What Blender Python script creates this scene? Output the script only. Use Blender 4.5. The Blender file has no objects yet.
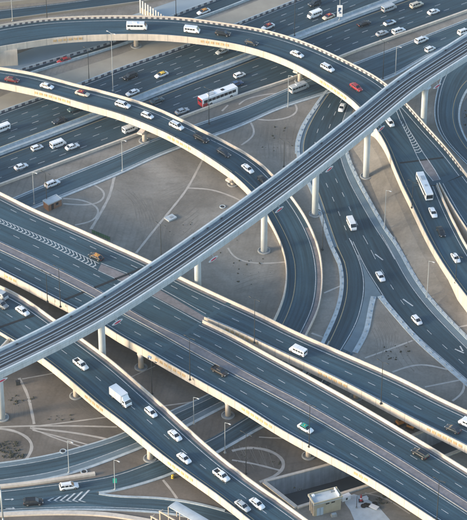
import bpy, math, random
from mathutils import Vector
from mathutils.geometry import tessellate_polygon
random.seed(7)
R = math.radians
SC = bpy.context.scene

# ------------------------------------------------------------------ camera, sky, sun, exposure
CH = 441.0                     # viewing height above the ground in metres
PITCH = R(36.0)                # below the horizon
VFOV = R(12.0)
W0, H0 = 467.0, 520.0
FPX = (H0 / 2) / math.tan(VFOV / 2)
cd = bpy.data.cameras.new('camera'); cam = bpy.data.objects.new('camera', cd); SC.collection.objects.link(cam)
cam.location = (0, 0, CH); cam.rotation_euler = (math.pi / 2 - PITCH, 0, 0)
cd.sensor_fit = 'VERTICAL'; cd.angle_y = VFOV if hasattr(cd, 'angle_y') else VFOV
cd.sensor_height = 24.0; cd.lens = 12.0 / math.tan(VFOV / 2)
cd.clip_start = 5; cd.clip_end = 12000
SC.camera = cam
SUN_EL, SUN_AZ = R(14.0), (-0.95, -0.31)      # azimuth: direction towards the sun on the ground plane
w = bpy.data.worlds.new('World'); SC.world = w; w.use_nodes = True
nt = w.node_tree; sky = nt.nodes.new('ShaderNodeTexSky'); sky.sky_type = 'NISHITA'; sky.sun_disc = False
sky.sun_elevation = SUN_EL
sky.sun_rotation = math.atan2(SUN_AZ[0], SUN_AZ[1])
sky.air_density = 1.0; sky.dust_density = 1.2; sky.ozone_density = 1.4
bg = nt.nodes['Background']; bg.inputs[1].default_value = 0.15
nt.links.new(sky.outputs[0], bg.inputs[0])
sl = bpy.data.lights.new('sun', 'SUN'); sun = bpy.data.objects.new('sun', sl); SC.collection.objects.link(sun)
sl.energy = 2.0; sl.angle = R(12); sl.color = (1.0, 0.80, 0.58)
d = Vector((SUN_AZ[0], SUN_AZ[1], 0)).normalized() * math.cos(SUN_EL) + Vector((0, 0, math.sin(SUN_EL)))
sun.rotation_euler = d.to_track_quat('Z', 'Y').to_euler()
SC.view_settings.view_transform = 'Standard'; SC.view_settings.look = 'None'
SC.view_settings.exposure = 1.3; SC.view_settings.gamma = 1.0

# ------------------------------------------------------------------ survey helpers (photo bearings -> metres on a level)
CF = Vector((0, math.cos(PITCH), -math.sin(PITCH))); CU = Vector((0, math.sin(PITCH), math.cos(PITCH)))
def P(u, v, z=0.0):
    r = Vector((1, 0, 0)) * ((u - W0 / 2) / FPX) + CU * ((H0 / 2 - v) / FPX) + CF
    t = (z - CH) / r.z
    return Vector((r.x * t, r.y * t, z))
def proj(p):
    q = p - Vector((0, 0, CH)); zf = q.dot(CF)
    return (W0 / 2 + q.x / zf * FPX, H0 / 2 - q.dot(CU) / zf * FPX)
def cr(p0, p1, p2, p3, t):
    return 0.5 * ((2 * p1) + (p2 - p0) * t + (2 * p0 - 5 * p1 + 4 * p2 - p3) * t * t + (3 * p1 - p0 - 3 * p2 + p3) * t ** 3)
def dense(pts, straight=False):
    if straight or len(pts) == 2: return list(pts)
    e = [pts[0] * 2 - pts[1]] + list(pts) + [pts[-1] * 2 - pts[-2]]
    out = []
    for i in range(1, len(e) - 2):
        for k in range(8): out.append(cr(e[i - 1], e[i], e[i + 1], e[i + 2], k / 8))
    out.append(pts[-1]); return out
def length(pl): return sum((pl[i + 1] - pl[i]).length for i in range(len(pl) - 1))
def resample(pl, n):
    L = [0]
    for i in range(len(pl) - 1): L.append(L[-1] + (pl[i + 1] - pl[i]).length)
    out = []; j = 0
    for k in range(n):
        s = L[-1] * k / (n - 1)
        while j < len(L) - 2 and L[j + 1] < s: j += 1
        f = (s - L[j]) / max(1e-9, L[j + 1] - L[j])
        out.append(pl[j].lerp(pl[j + 1], f))
    return out
def smooth(pl, k=2):
    for _ in range(k):
        pl = [pl[0]] + [(pl[i - 1] + pl[i] * 2 + pl[i + 1]) / 4 for i in range(1, len(pl) - 1)] + [pl[-1]]
    return pl
def path(pts, z=0.0, step=3.0, straight=False, sm=3):
    w3 = [P(p[0], p[1], p[2] if len(p) > 2 else z) for p in pts]
    dn = dense(w3, straight); n = max(2, int(length(dn) / step) + 1)
    r = resample(dn, n)
    return r if straight else smooth(r, sm)

class Ribbon:
    """A strip of road between two traced edges, A and B, with arc-length samples."""
    def __init__(s, A, B, zoff=0.0, step=2.5):
        n = max(2, int(max(length(A), length(B)) / step) + 1)
        s.A = [p + Vector((0, 0, zoff)) for p in resample(A, n)]; s.B = [p + Vector((0, 0, zoff)) for p in resample(B, n)]
        s.n = n; s.C = [(a + b) / 2 for a, b in zip(s.A, s.B)]
        s.S = [0]
        for i in range(n - 1): s.S.append(s.S[-1] + (s.C[i + 1] - s.C[i]).length)
        s.L = s.S[-1]
    def at(s, m, d, f=None, dz=0.0):
        m = min(max(m, 0), s.L)
        lo, hi = 0, s.n - 1
        while hi - lo > 1:
            mid = (lo + hi) // 2
            if s.S[mid] <= m: lo = mid
            else: hi = mid
        t = (m - s.S[lo]) / max(1e-9, s.S[hi] - s.S[lo])
        a = s.A[lo].lerp(s.A[hi], t); b = s.B[lo].lerp(s.B[hi], t); w = (b - a).length
        if f is not None: q = a.lerp(b, f)
        elif d >= 0: q = a + (b - a) * (d / w)
        else: q = b - (b - a) * (-d / w)
        return q + Vector((0, 0, dz))
    def wid(s): return [(round((s.B[i] - s.A[i]).length, 1)) for i in (0, s.n // 2, s.n - 1)]

# ------------------------------------------------------------------ materials
MT = {}
def nodes(name):
    m = bpy.data.materials.new(name); m.use_nodes = True; MT[name] = m
    t = m.node_tree; return m, t, t.nodes['Principled BSDF']
def rgb(c): return (c[0], c[1], c[2], 1)
def plain(name, c, rough=0.6, metal=0.0, coat=0.0, var=0.0, scale=3.0, emit=None):
    m, t, b = nodes(name)
    b.inputs['Base Color'].default_value = rgb(c); b.inputs['Roughness'].default_value = rough
    b.inputs['Metallic'].default_value = metal
    if coat: b.inputs['Coat Weight'].default_value = coat; b.inputs['Coat Roughness'].default_value = 0.1
    if var:
        g = t.nodes.new('ShaderNodeTexCoord'); n = t.nodes.new('ShaderNodeTexNoise'); n.inputs['Scale'].default_value = scale
        n.inputs['Detail'].default_value = 5
        r = t.nodes.new('ShaderNodeValToRGB'); r.color_ramp.elements[0].position = 0.3; r.color_ramp.elements[1].position = 0.7
        r.color_ramp.elements[0].color = rgb([x * (1 - var) for x in c]); r.color_ramp.elements[1].color = rgb([min(1, x * (1 + var)) for x in c])
        t.links.new(g.outputs['Object'], n.inputs['Vector']); t.links.new(n.outputs['Fac'], r.inputs[0]); t.links.new(r.outputs[0], b.inputs['Base Color'])
    return m
def N(t, kind, **kw):
    n = t.nodes.new(kind)
    for k, v in kw.items():
        if k in n.inputs: n.inputs[k].default_value = v
        else: setattr(n, k, v)
    return n
def mixc(t, fac, a, b, mode='MIX'):
    n = t.nodes.new('ShaderNodeMix'); n.data_type = 'RGBA'; n.blend_type = mode
    for sock, v in ((n.inputs[0], fac), (n.inputs[6], a), (n.inputs[7], b)):
        if isinstance(v, (int, float)): sock.default_value = v
        elif isinstance(v, tuple): sock.default_value = rgb(v)
        else: t.links.new(v, sock)
    return n.outputs[2]
def ramp(t, src, p0, p1, c0=(0, 0, 0), c1=(1, 1, 1)):
    r = t.nodes.new('ShaderNodeValToRGB'); e = r.color_ramp.elements
    e[0].position = p0; e[1].position = p1; e[0].color = rgb(c0); e[1].color = rgb(c1)
    t.links.new(src, r.inputs[0]); return r.outputs[0]
def noise(t, vec, scale, detail=4, rough=0.55, dist=0.0):
    n = N(t, 'ShaderNodeTexNoise', Scale=scale, Detail=detail, Roughness=rough, Distortion=dist)
    t.links.new(vec, n.inputs['Vector']); return n.outputs['Fac']
def mapping(t, vec, sc, rot=0.0):
    m = t.nodes.new('ShaderNodeMapping'); m.inputs['Scale'].default_value = sc; m.inputs['Rotation'].default_value = (0, 0, rot)
    t.links.new(vec, m.inputs[0]); return m.outputs[0]

def asphalt(name, c, worn=0.35, rough=0.75):
    m, t, b = nodes(name)
    uv = t.nodes.new('ShaderNodeUVMap').outputs[0]; geo = t.nodes.new('ShaderNodeNewGeometry').outputs['Position']
    st = noise(t, mapping(t, uv, (1.6, 0.035, 1)), 1.0, 5)                   # streaks along the lanes
    st2 = noise(t, mapping(t, uv, (0.35, 0.01, 1)), 1.0, 3)
    pt = noise(t, geo, 0.05, 5, 0.65)
    col = mixc(t, ramp(t, st, 0.35, 0.7), tuple(x * (1 - worn * .7) for x in c), tuple(x * (1 + worn) for x in c))
    col = mixc(t, ramp(t, st2, 0.4, 0.65), col, tuple(x * (1 + worn * 0.9) for x in c)) if False else col
    col = mixc(t, 0.6, col, ramp(t, st2, 0.3, 0.7, (0.72, 0.72, 0.72), (1.3, 1.3, 1.3)), 'MULTIPLY')
    col = mixc(t, 0.6, col, ramp(t, pt, 0.3, 0.7, (0.75, 0.75, 0.75), (1.25, 1.25, 1.25)), 'MULTIPLY')
    sx = t.nodes.new('ShaderNodeSeparateXYZ'); t.links.new(uv, sx.inputs[0])
    mm = N(t, 'ShaderNodeMath', operation='MULTIPLY'); mm.inputs[1].default_value = 2 * math.pi / 1.83; t.links.new(sx.outputs[0], mm.inputs[0])
    cs = N(t, 'ShaderNodeMath', operation='COSINE'); t.links.new(mm.outputs[0], cs.inputs[0])
    col = mixc(t, 0.35, col, ramp(t, cs.outputs[0], 0.0, 1.0, (0.86,) * 3, (1.16,) * 3), 'MULTIPLY')
    vo = N(t, 'ShaderNodeTexVoronoi', Scale=1.0); t.links.new(mapping(t, uv, (0.27, 0.022, 1)), vo.inputs['Vector'])
    sv = t.nodes.new('ShaderNodeSeparateColor'); t.links.new(vo.outputs['Color'], sv.inputs[0])
    col = mixc(t, 0.6, col, ramp(t, sv.outputs[0], 0.0, 1.0, (0.82,) * 3, (1.16,) * 3), 'MULTIPLY')
    fine = noise(t, geo, 2.2, 3)
    col = mixc(t, 0.45, col, ramp(t, fine, 0.25, 0.75, (0.75, 0.75, 0.75), (1.2, 1.2, 1.2)), 'MULTIPLY')
    t.links.new(col, b.inputs['Base Color']); b.inputs['Roughness'].default_value = rough
    b.inputs['Specular IOR Level'].default_value = 0.35
    return m
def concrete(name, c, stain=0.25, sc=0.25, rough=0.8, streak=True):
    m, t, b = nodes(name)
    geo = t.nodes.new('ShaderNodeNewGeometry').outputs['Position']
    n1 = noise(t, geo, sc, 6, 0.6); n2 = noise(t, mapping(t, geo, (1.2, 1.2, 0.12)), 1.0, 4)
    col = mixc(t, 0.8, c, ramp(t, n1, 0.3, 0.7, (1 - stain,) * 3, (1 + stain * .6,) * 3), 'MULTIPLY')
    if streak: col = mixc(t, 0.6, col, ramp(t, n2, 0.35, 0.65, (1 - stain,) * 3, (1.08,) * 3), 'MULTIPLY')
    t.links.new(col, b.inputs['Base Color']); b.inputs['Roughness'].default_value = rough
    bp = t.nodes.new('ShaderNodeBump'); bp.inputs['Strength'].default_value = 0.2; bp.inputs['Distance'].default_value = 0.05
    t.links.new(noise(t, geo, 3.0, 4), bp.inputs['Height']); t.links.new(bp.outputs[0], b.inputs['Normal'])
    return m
def soil(name, c):
    m, t, b = nodes(name)
    geo = t.nodes.new('ShaderNodeNewGeometry').outputs['Position']
    big = noise(t, geo, 0.028, 7, 0.62, 1.2); mid = noise(t, geo, 0.12, 5, 0.65, 0.5); fine = noise(t, geo, 1.3, 5, 0.7)
    wv = N(t, 'ShaderNodeTexWave', Scale=0.16, Distortion=14.0, Detail=2.0); wv.inputs['Detail Scale'].default_value = 0.12
    t.links.new(mapping(t, geo, (1, 0.3, 1), 0.5), wv.inputs['Vector'])
    wv2 = N(t, 'ShaderNodeTexWave', Scale=0.10, Distortion=22.0, Detail=2.5); wv2.inputs['Detail Scale'].default_value = 0.10
    t.links.new(mapping(t, geo, (0.5, 1.0, 1), 1.3), wv2.inputs['Vector'])
    col = mixc(t, ramp(t, big, 0.35, 0.68), tuple(x * .70 for x in c), (c[0] * 1.28, c[1] * 1.31, c[2] * 1.36))
    col = mixc(t, 0.8, col, ramp(t, mid, 0.3, 0.7, (0.82,) * 3, (1.18,) * 3), 'MULTIPLY')
    msk = ramp(t, noise(t, geo, 0.03, 3), 0.45, 0.62)
    tr = mixc(t, msk, (1, 1, 1), ramp(t, wv.outputs['Fac'], 0.05, 0.3, (0.74,) * 3, (1.03,) * 3))
    msk2 = ramp(t, noise(t, mapping(t, geo, (1, 1, 1), 1.0), 0.035, 3), 0.52, 0.66)
    tr2 = mixc(t, msk2, (1, 1, 1), ramp(t, wv2.outputs['Fac'], 0.04, 0.25, (0.78,) * 3, (1.03,) * 3))
    col = mixc(t, 0.35, col, tr, 'MULTIPLY'); col = mixc(t, 0.35, col, tr2, 'MULTIPLY')
    col = mixc(t, 0.6, col, ramp(t, fine, 0.25, 0.75, (0.72,) * 3, (1.22,) * 3), 'MULTIPLY')
    t.links.new(col, b.inputs['Base Color']); b.inputs['Roughness'].default_value = 0.95
    bp = t.nodes.new('ShaderNodeBump'); bp.inputs['Strength'].default_value = 0.5; bp.inputs['Distance'].default_value = 0.15
    t.links.new(mid, bp.inputs['Height']); t.links.new(bp.outputs[0], b.inputs['Normal'])
    return m
M_ROAD = asphalt('asphalt_bridge', (0.036, 0.079, 0.107), 0.34)
M_HWY = asphalt('asphalt_highway', (0.029, 0.062, 0.085), 0.34)
M_LOW = asphalt('asphalt_low_road', (0.048, 0.091, 0.118), 0.45)
M_JOINT = plain('joint_asphalt', (0.010, 0.014, 0.018), 0.7)
M_CREAM = concrete('cream_concrete', (0.68, 0.60, 0.50), 0.15, 0.35)
M_TAN = plain('tan_relief', (0.56, 0.40, 0.22), 0.8, var=0.25, scale=.8)
M_CONC = concrete('grey_concrete', (0.34, 0.36, 0.36), 0.22, 0.3)
M_KERB = concrete('pale_kerb', (0.44, 0.51, 0.54), 0.22, 0.4)
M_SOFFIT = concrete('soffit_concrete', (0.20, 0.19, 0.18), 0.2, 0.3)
M_PINK = concrete('pinkish_paving', (0.215, 0.205, 0.215), 0.25, 0.4)
M_METRO = concrete('viaduct_concrete', (0.58, 0.64, 0.67), 0.14, 0.25)
M_TRACK = concrete('track_slab', (0.040, 0.045, 0.050), 0.3, 0.4)
M_TRACKD = plain('track_dark', (0.035, 0.045, 0.055), 0.8)
M_RAIL = plain('rail_steel', (0.42, 0.44, 0.45), 0.4, 0.6)
M_SAND = soil('sandy_ground', (0.238, 0.218, 0.185))
M_BEIGE = concrete('beige_bank', (0.36, 0.33, 0.27), 0.16, 0.15, streak=False)
M_BLUEC = concrete('grey_blue_apron', (0.32, 0.38, 0.41), 0.12, 0.1, streak=False)
M_PATH = concrete('pale_track', (0.46, 0.43, 0.385), 0.25, 0.5, streak=False)
M_WHITE = plain('road_paint', (0.50, 0.54, 0.55), 0.6, var=0.3, scale=1.5)
M_YEL = plain('yellow_paint', (0.42, 0.35, 0.20), 0.6, var=0.15, scale=1.5)
M_BLACK = plain('black_paint', (0.12, 0.12, 0.14), 0.6)
M_MEDK = concrete('median_concrete', (0.28, 0.29, 0.31), 0.25, 0.5)
M_SHO = concrete('pale_shoulder', (0.14, 0.20, 0.235), 0.2, 0.3, streak=False)
M_KW = plain('white_kerb_paint', (0.6, 0.58, 0.54), 0.6)
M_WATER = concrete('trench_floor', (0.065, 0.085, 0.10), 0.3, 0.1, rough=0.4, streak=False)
M_TRW = concrete('trench_wall', (0.44, 0.49, 0.52), 0.3, 0.2)

# ------------------------------------------------------------------ mesh helpers
class MB:
    def __init__(s): s.v = []; s.f = []; s.m = []; s.uv = {}
    def quad(s, a, b, c, d, mi=0, uv=None):
        n = len(s.v); s.v += [a, b, c, d]; s.f.append((n, n + 1, n + 2, n + 3)); s.m.append(mi)
        if uv: s.uv[len(s.f) - 1] = uv
    def poly(s, pts, mi=0):
        n = len(s.v); s.v += list(pts); s.f.append(tuple(range(n, n + len(pts)))); s.m.append(mi)
    def box(s, c, size, mi=0, rot=0.0, taper=1.0):
        cx, cy, cz = c; x, y, z = size[0] / 2, size[1] / 2, size[2] / 2; ca, sa = math.cos(rot), math.sin(rot)
        def q(px, py, pz): return Vector((cx + px * ca - py * sa, cy + px * sa + py * ca, cz + pz))
        k = [q(-x, -y, -z), q(x, -y, -z), q(x, y, -z), q(-x, y, -z), q(-x * taper, -y * taper, z), q(x * taper, -y * taper, z), q(x * taper, y * taper, z), q(-x * taper, y * taper, z)]
        n = len(s.v); s.v += k
        for f in ((3, 2, 1, 0), (4, 5, 6, 7), (0, 1, 5, 4), (1, 2, 6, 5), (2, 3, 7, 6), (3, 0, 4, 7)):
            s.f.append(tuple(n + i for i in f)); s.m.append(mi)
    def loft(s, rings, mi=0, cap=True, mis=None):
        n = len(s.v); k = len(rings[0])
        for r in rings: s.v += [Vector(p) for p in r]
        for i in range(len(rings) - 1):
            for j in range(k):
                a = n + i * k + j; b = n + i * k + (j + 1) % k
                s.f.append((a, b, b + k, a + k)); s.m.append(mis[j] if mis else mi)
        if cap:
            s.f.append(tuple(n + j for j in range(k - 1, -1, -1))); s.m.append(mi)
            e = n + (len(rings) - 1) * k; s.f.append(tuple(e + j for j in range(k))); s.m.append(mi)
    def cyl(s, base, prof, seg=16, mi=0):
        rings = [[Vector((base[0] + r * math.cos(2 * math.pi * j / seg), base[1] + r * math.sin(2 * math.pi * j / seg), base[2] + z)) for j in range(seg)] for r, z in prof]
        s.loft(rings, mi)
    def tube(s, p, q, r0, r1, seg=8, mi=0):
        p, q = Vector(p), Vector(q); d = (q - p).normalized(); a = d.orthogonal().normalized(); b = d.cross(a)
        s.loft([[c + (a * math.cos(2 * math.pi * j / seg) + b * math.sin(2 * math.pi * j / seg)) * r for j in range(seg)] for c, r in ((p, r0), (q, r1))], mi)
    def build(s, name, mats, parent=None, smooth_=False, kind=None, label=None):
        org = parent_origin(parent)
        me = bpy.data.meshes.new(name); me.from_pydata([Vector(v) - org for v in s.v], [], s.f)
        if not isinstance(mats, (list, tuple)): mats = [mats]
        for m in mats: me.materials.append(m)
        if len(mats) > 1: me.polygons.foreach_set('material_index', s.m)
        if s.uv:
            ul = me.uv_layers.new(name='UVMap')
            for fi, uvs in s.uv.items():
                for k, li in enumerate(me.polygons[fi].loop_indices): ul.data[li].uv = uvs[k]
        if smooth_: me.polygons.foreach_set('use_smooth', [True] * len(me.polygons))
        me.update()
        o = bpy.data.objects.new(name, me); SC.collection.objects.link(o)
        if parent: o.parent = parent
        if kind: o['kind'] = kind
        if label: o['label'] = label
        return o
ORG = {}
def parent_origin(p):
    v = Vector((0, 0, 0))
    while p is not None:
        v += Vector(p.location); p = p.parent
    return v
def thing(name, label, cat, loc=(0, 0, 0), group=None, rz=0.0, kind=None):
    o = bpy.data.objects.new(name, None); SC.collection.objects.link(o); o.location = loc; o.rotation_euler = (0, 0, rz)
    o.empty_display_size = 0.5
    o['label'] = label; o['category'] = cat
    if group: o['group'] = group
    if kind: o['kind'] = kind
    return o
def tag(o, label, cat, group=None, kind=None):
    o['label'] = label; o['category'] = cat
    if group: o['group'] = group
    if kind: o['kind'] = kind
    return o
def struct(o, label=None):
    o['kind'] = 'structure'
    if label: o['label'] = label
    return o

def surf(mb, rb, d0, d1, dz=0.0, m0=0.0, m1=None, mi=0, frac=None):
    """sheet between offsets d0..d1 (metres from A; negative from B) along the ribbon"""
    m1 = rb.L if m1 is None else m1; n = max(1, int((m1 - m0) / 2.5)); 
    for i in range(n):
        a = m0 + (m1 - m0) * i / n; b = m0 + (m1 - m0) * (i + 1) / n
        if frac: q = [rb.at(a, 0, frac[0], dz), rb.at(a, 0, frac[1], dz), rb.at(b, 0, frac[1], dz), rb.at(b, 0, frac[0], dz)]
        else: q = [rb.at(a, d0, None, dz), rb.at(a, d1, None, dz), rb.at(b, d1, None, dz), rb.at(b, d0, None, dz)]
        w_ = (q[1] - q[0]).length; w2 = (q[2] - q[3]).length
        if (q[1] - q[0]).to_2d().to_3d().cross((q[3] - q[0]).to_2d().to_3d()).z < 0:
            mb.quad(q[3], q[2], q[1], q[0], mi, ((0, b), (w2, b), (w_, a), (0, a)))
        else: mb.quad(q[0], q[1], q[2], q[3], mi, ((0, a), (w_, a), (w2, b), (0, b)))
def dashes(mb, rb, d=None, f=None, w_=0.17, on=2.5, per=8.0, m0=0.0, m1=None, dz=0.025, ph=0.0):
    m1 = rb.L if m1 is None else m1; m = m0 + ph
    while m + on < m1:
        a = rb.at(m, d if d is not None else 0, f, dz); b = rb.at(m + on, d if d is not None else 0, f, dz)
        t = (b - a).normalized(); s = Vector((-t.y, t.x, 0)) * w_ / 2
        mb.quad(a + s, a - s, b - s, b + s); m += per
def sweep(mb, pts, inward, prof, mi=0, mis=None):
    """closed profile [(inward offset, dz)] carried along pts"""
    mb.loft([[p + n * o + Vector((0, 0, z)) for o, z in prof] for p, n in zip(pts, inward)], mi, True, mis)
def inwards(rb, side):
    out = []
    for a, b in zip(rb.A, rb.B):
        v = (b - a) if side == 'A' else (a - b); v.z = 0; out.append(v.normalized())
    return out
PAR = 0.95
def locate(rb, u, v):
    best = None
    for i in range(rb.n):
        a = rb.A[i]; b = rb.B[i]
        for k in range(0, 41):
            f = k / 40; q = proj(a.lerp(b, f)); e = (q[0] - u) ** 2 + (q[1] - v) ** 2
            if best is None or e < best[0]: best = (e, i, f)
    _, i, f = best
    m, bb = rb.S[i], best[0]
    for dm in range(-12, 13):
        for df in range(-6, 7):
            mm = rb.S[i] + dm * .12; ff = f + df * .005; q = proj(rb.at(mm, 0, ff)); e = (q[0] - u) ** 2 + (q[1] - v) ** 2
            if e < bb: bb, m, f = e, mm, ff
    return m, f
def onrb(rb, u, v, dz=0.0):
    m, f = locate(rb, u, v); return rb.at(m, 0, f, dz)
def parapet_prof(depth=1.6, foot=True):
    return [(0.0, PAR), (0.0, -depth), (0.28, -depth), (0.28, -0.25), (0.5, -0.25), (0.42, 0.12), (0.30, 0.3), (0.26, PAR)]
def checker(mb, rb, side, m0, m1, off=0.42, block=0.85, h=0.45, wd=0.18, dz=0.0):
    m = m0; k = 0
    while m + block < m1:
        sg = 1 if side == 'A' else -1
        a0, a1 = rb.at(m, sg * off, None, dz), rb.at(m + block, sg * off, None, dz)
        b0, b1 = rb.at(m, sg * (off + wd), None, dz), rb.at(m + block, sg * (off + wd), None, dz)
        H = Vector((0, 0, h)); lo = [a0, b0, b1, a1]; hi = [p + H for p in lo]
        mi = k % 2
        mb.poly(hi, mi); 
        for i in range(4): mb.quad(lo[i], lo[(i + 1) % 4], hi[(i + 1) % 4], hi[i], mi)
        m += block; k += 1
def pier(parent, u, v, top, r=0.78, z=0.0, cap=None, capdir=None, base=1.9, mat=None, u_is_world=None):
    p = u_is_world if u_is_world else P(u, v, z)
    mb = MB(); mb.cyl(p, [(r, -0.2), (r, top - z - 1.0), (r * 1.35, top - z)], 20)
    o = mb.build('pier', mat or M_CREAM, parent, True)
    b = MB(); b.cyl(p, [(base, -0.3), (base, 0.25), (base * .82, 0.3), (base * .8, 0.05)], 20); b.build('pier_base', M_CONC, o)
    if cap:
        c = MB(); dx = capdir; ny = Vector((-dx.y, dx.x, 0))
        for s_ in (1,):
            ring = lambda k, hh: [p + dx * (x * k) + ny * y + Vector((0, 0, hh)) for x, y in ((-cap, -0.9), (cap, -0.9), (cap, 0.9), (-cap, 0.9))]
            c.loft([ring(0.45, top - z - 1.3), ring(1.0, top - z - 0.55), ring(1.0, top - z + 0.05)])
        c.build('pier_cap', M_CREAM, o)
    return o
def relief(parent, rb, side, u0, u1, dz=-0.55, gap=1.75, wd=1.2, hgt=0.85):
    """row of tan relief panels on the outer face between two bearings"""
    pts = rb.A if side == 'A' else rb.B; inn = inwards(rb, side)
    L = [0]
    for i in range(len(pts) - 1): L.append(L[-1] + (pts[i + 1] - pts[i]).length)
    us = [proj(p)[0] for p in pts]; sel = [L[i] for i in range(len(pts)) if u0 <= us[i] <= u1]
    if len(sel) < 2: return
    m = min(sel); base = None
    def at(s):
        j = 0
        while j < len(L) - 2 and L[j + 1] < s: j += 1
        f = (s - L[j]) / (L[j + 1] - L[j]); return pts[j].lerp(pts[j + 1], f), inn[j]
    while m + wd < max(sel):
        a, n = at(m); b, _ = at(m + wd); mb = MB()
        o = [a - n * 0.10, b - n * 0.10, b + n * 0.02, a + n * 0.02]
        mb.loft([[q + Vector((0, 0, dz)) for q in o], [q + Vector((0, 0, dz + hgt)) for q in o]])
        mb.build('relief_panel', M_TAN, parent); m += gap

ROADS = {}
def bridge(name, label, cat, A, B, zt, depth=1.6, lines=(), parts=True, mat=None, strips=(), par=('A', 'B'), mats=None, group=None, rib=True, soffit=True):
    """A,B traced at parapet-top outer edges. lines: (kind, offset|('f',frac), m0, m1)"""
    rb = Ribbon(A, B, -PAR); ROADS[name + label] = rb
    root = thing(name, label, cat, rb.C[len(rb.C) // 2] * 1.0, group)
    root.location.z = 0
    mb = MB(); 
    if soffit:
        n = rb.n; rings = []
        for a, b in zip(rb.A, rb.B):
            d_ = (b - a).normalized(); g = min(2.0, (b - a).length * .2)
            Z = lambda z: Vector((0, 0, z))
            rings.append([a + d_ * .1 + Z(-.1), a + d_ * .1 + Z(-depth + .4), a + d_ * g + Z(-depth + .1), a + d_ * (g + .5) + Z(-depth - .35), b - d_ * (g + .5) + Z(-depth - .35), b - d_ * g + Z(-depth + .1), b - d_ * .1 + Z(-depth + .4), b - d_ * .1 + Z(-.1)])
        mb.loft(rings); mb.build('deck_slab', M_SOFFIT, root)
    mb = MB(); surf(mb, rb, 0.2, -0.2, 0.0); rs = mb.build('road_surface', mat or M_ROAD, root)
    for s in par:
        mb = MB(); pts = rb.A if s == 'A' else rb.B
        sweep(mb, pts, inwards(rb, s), parapet_prof(depth)); mb.build('parapet', M_CREAM, root)
    for s in par:
        mb = MB(); pts = rb.A if s == 'A' else rb.B; inn = inwards(rb, s); acc = 0
        for i in range(1, rb.n - 1):
            acc += (pts[i] - pts[i - 1]).length
            if acc > 4.6:
                acc = 0; t = (pts[i + 1] - pts[i]).normalized() * .045; o_ = -inn[i] * .012
                a_, b_ = pts[i] + Vector((0, 0, PAR - .01)), pts[i] + Vector((0, 0, -depth + .02)); mb.quad(a_ - t + o_, a_ + t + o_, b_ + t + o_, b_ - t + o_)
                c_ = pts[i] + Vector((0, 0, PAR + .008)); e_ = c_ + inn[i] * .26; mb.quad(c_ - t, c_ + t, e_ + t, e_ - t)
        mb.build('panel_joints', M_SOFFIT, root, kind='stuff')
    for (d0, d1, m0, m1, mt) in strips:
        mb = MB(); surf(mb, rb, d0, d1, 0.012, m0, rb.L if m1 is None else m1); mb.build('shoulder_strip', mt, root)
    do_lines(root, rb, lines)
    return root, rb
def do_lines(root, rb, lines):
    for ln in lines:
        kind, off = ln[0], ln[1]; m0 = ln[2] if len(ln) > 2 else 0; m1 = ln[3] if len(ln) > 3 and ln[3] is not None else rb.L
        mb = MB(); f = off[1] if isinstance(off, tuple) else None; dd = None if f is not None else off
        if kind in ('solid', 'yellow'):
            n = max(1, int((m1 - m0) / 3)); w_ = 0.20
            for i in range(n):
                a = rb.at(m0 + (m1 - m0) * i / n, dd or 0, f, .025); b = rb.at(m0 + (m1 - m0) * (i + 1) / n, dd or 0, f, .025)
                t = (b - a).normalized(); s = Vector((-t.y, t.x, 0)) * w_ / 2; mb.quad(a + s, a - s, b - s, b + s)
            mb.build('edge_line', M_WHITE if kind == 'solid' else M_YEL, root)
        else:
            dashes(mb, rb, dd, f, m0=m0, m1=m1, ph=ln[4] if len(ln) > 4 else random.random() * 6)
            if mb.f: mb.build('lane_dashes', M_WHITE, root, kind='stuff')
def chev(parent, A, B, dz, spacing=1.7, w_=0.45, lean=1.2, name='chevron_marking', apex=0.5, border=True):
    rb = Ribbon(A, B); mb = MB(); m = 0.5
    while m + lean + w_ < rb.L:
        for f0, f1, s0, s1 in ((0, apex, 0, lean), (apex, 1, lean, 0)):
            if f1 - f0 < .01: continue
            mb.quad(rb.at(m + s0, 0, f0, dz), rb.at(m + s1, 0, f1, dz), rb.at(m + s1 + w_, 0, f1, dz), rb.at(m + s0 + w_, 0, f0, dz))
        m += spacing
    if border:
        for f in (0, 1):
            n = max(2, int(rb.L / 3))
            for i in range(n):
                a = rb.at(rb.L * i / n, 0, f, dz + .004); b = rb.at(rb.L * (i + 1) / n, 0, f, dz + .004); t = (b - a).normalized(); s = Vector((-t.y, t.x, 0)) * .1
                mb.quad(a + s, a - s, b - s, b + s)
    return mb.build(name, M_WHITE, parent, kind='stuff' if parent else 'structure')

# ------------------------------------------------------------------ ground sheet with the sunken road's opening
trench_far = [(265, 483), (300, 474), (334, 465), (400, 442), (428, 431), (478, 411)]
trench_near = [(297, 508), (351, 491), (371, 485), (455, 452.6), (500, 434)]
far3 = [P(*p) for p in trench_far]; near3 = [P(*p) for p in trench_near]
hole = far3 + near3[::-1]
G = 5000
outer = [Vector((-G, -G, 0)), Vector((G, -G, 0)), Vector((G, 2 * G, 0)), Vector((-G, 2 * G, 0))]
tri = tessellate_polygon([outer, hole]); allp = outer + hole
mb = MB()
for t in tri:
    a, b, c = [allp[i] for i in t]
    if (b - a).cross(c - a).z < 0: b, c = c, b
    mb.poly([a, b, c])
struct(mb.build('ground', M_SAND))
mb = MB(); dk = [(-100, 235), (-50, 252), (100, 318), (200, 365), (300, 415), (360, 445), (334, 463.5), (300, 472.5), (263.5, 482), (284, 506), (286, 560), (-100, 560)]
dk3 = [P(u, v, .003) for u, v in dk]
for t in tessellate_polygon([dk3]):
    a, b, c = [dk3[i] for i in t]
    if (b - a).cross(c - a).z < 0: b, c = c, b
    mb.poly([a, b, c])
M_SOIL2 = soil('dark_soil_and_shade', (0.168, 0.146, 0.121)); struct(mb.build('darker_soil_with_shade', M_SOIL2))  # darker soil, with part of the bridges' shade put into its colour
TD = 6.0
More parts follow.
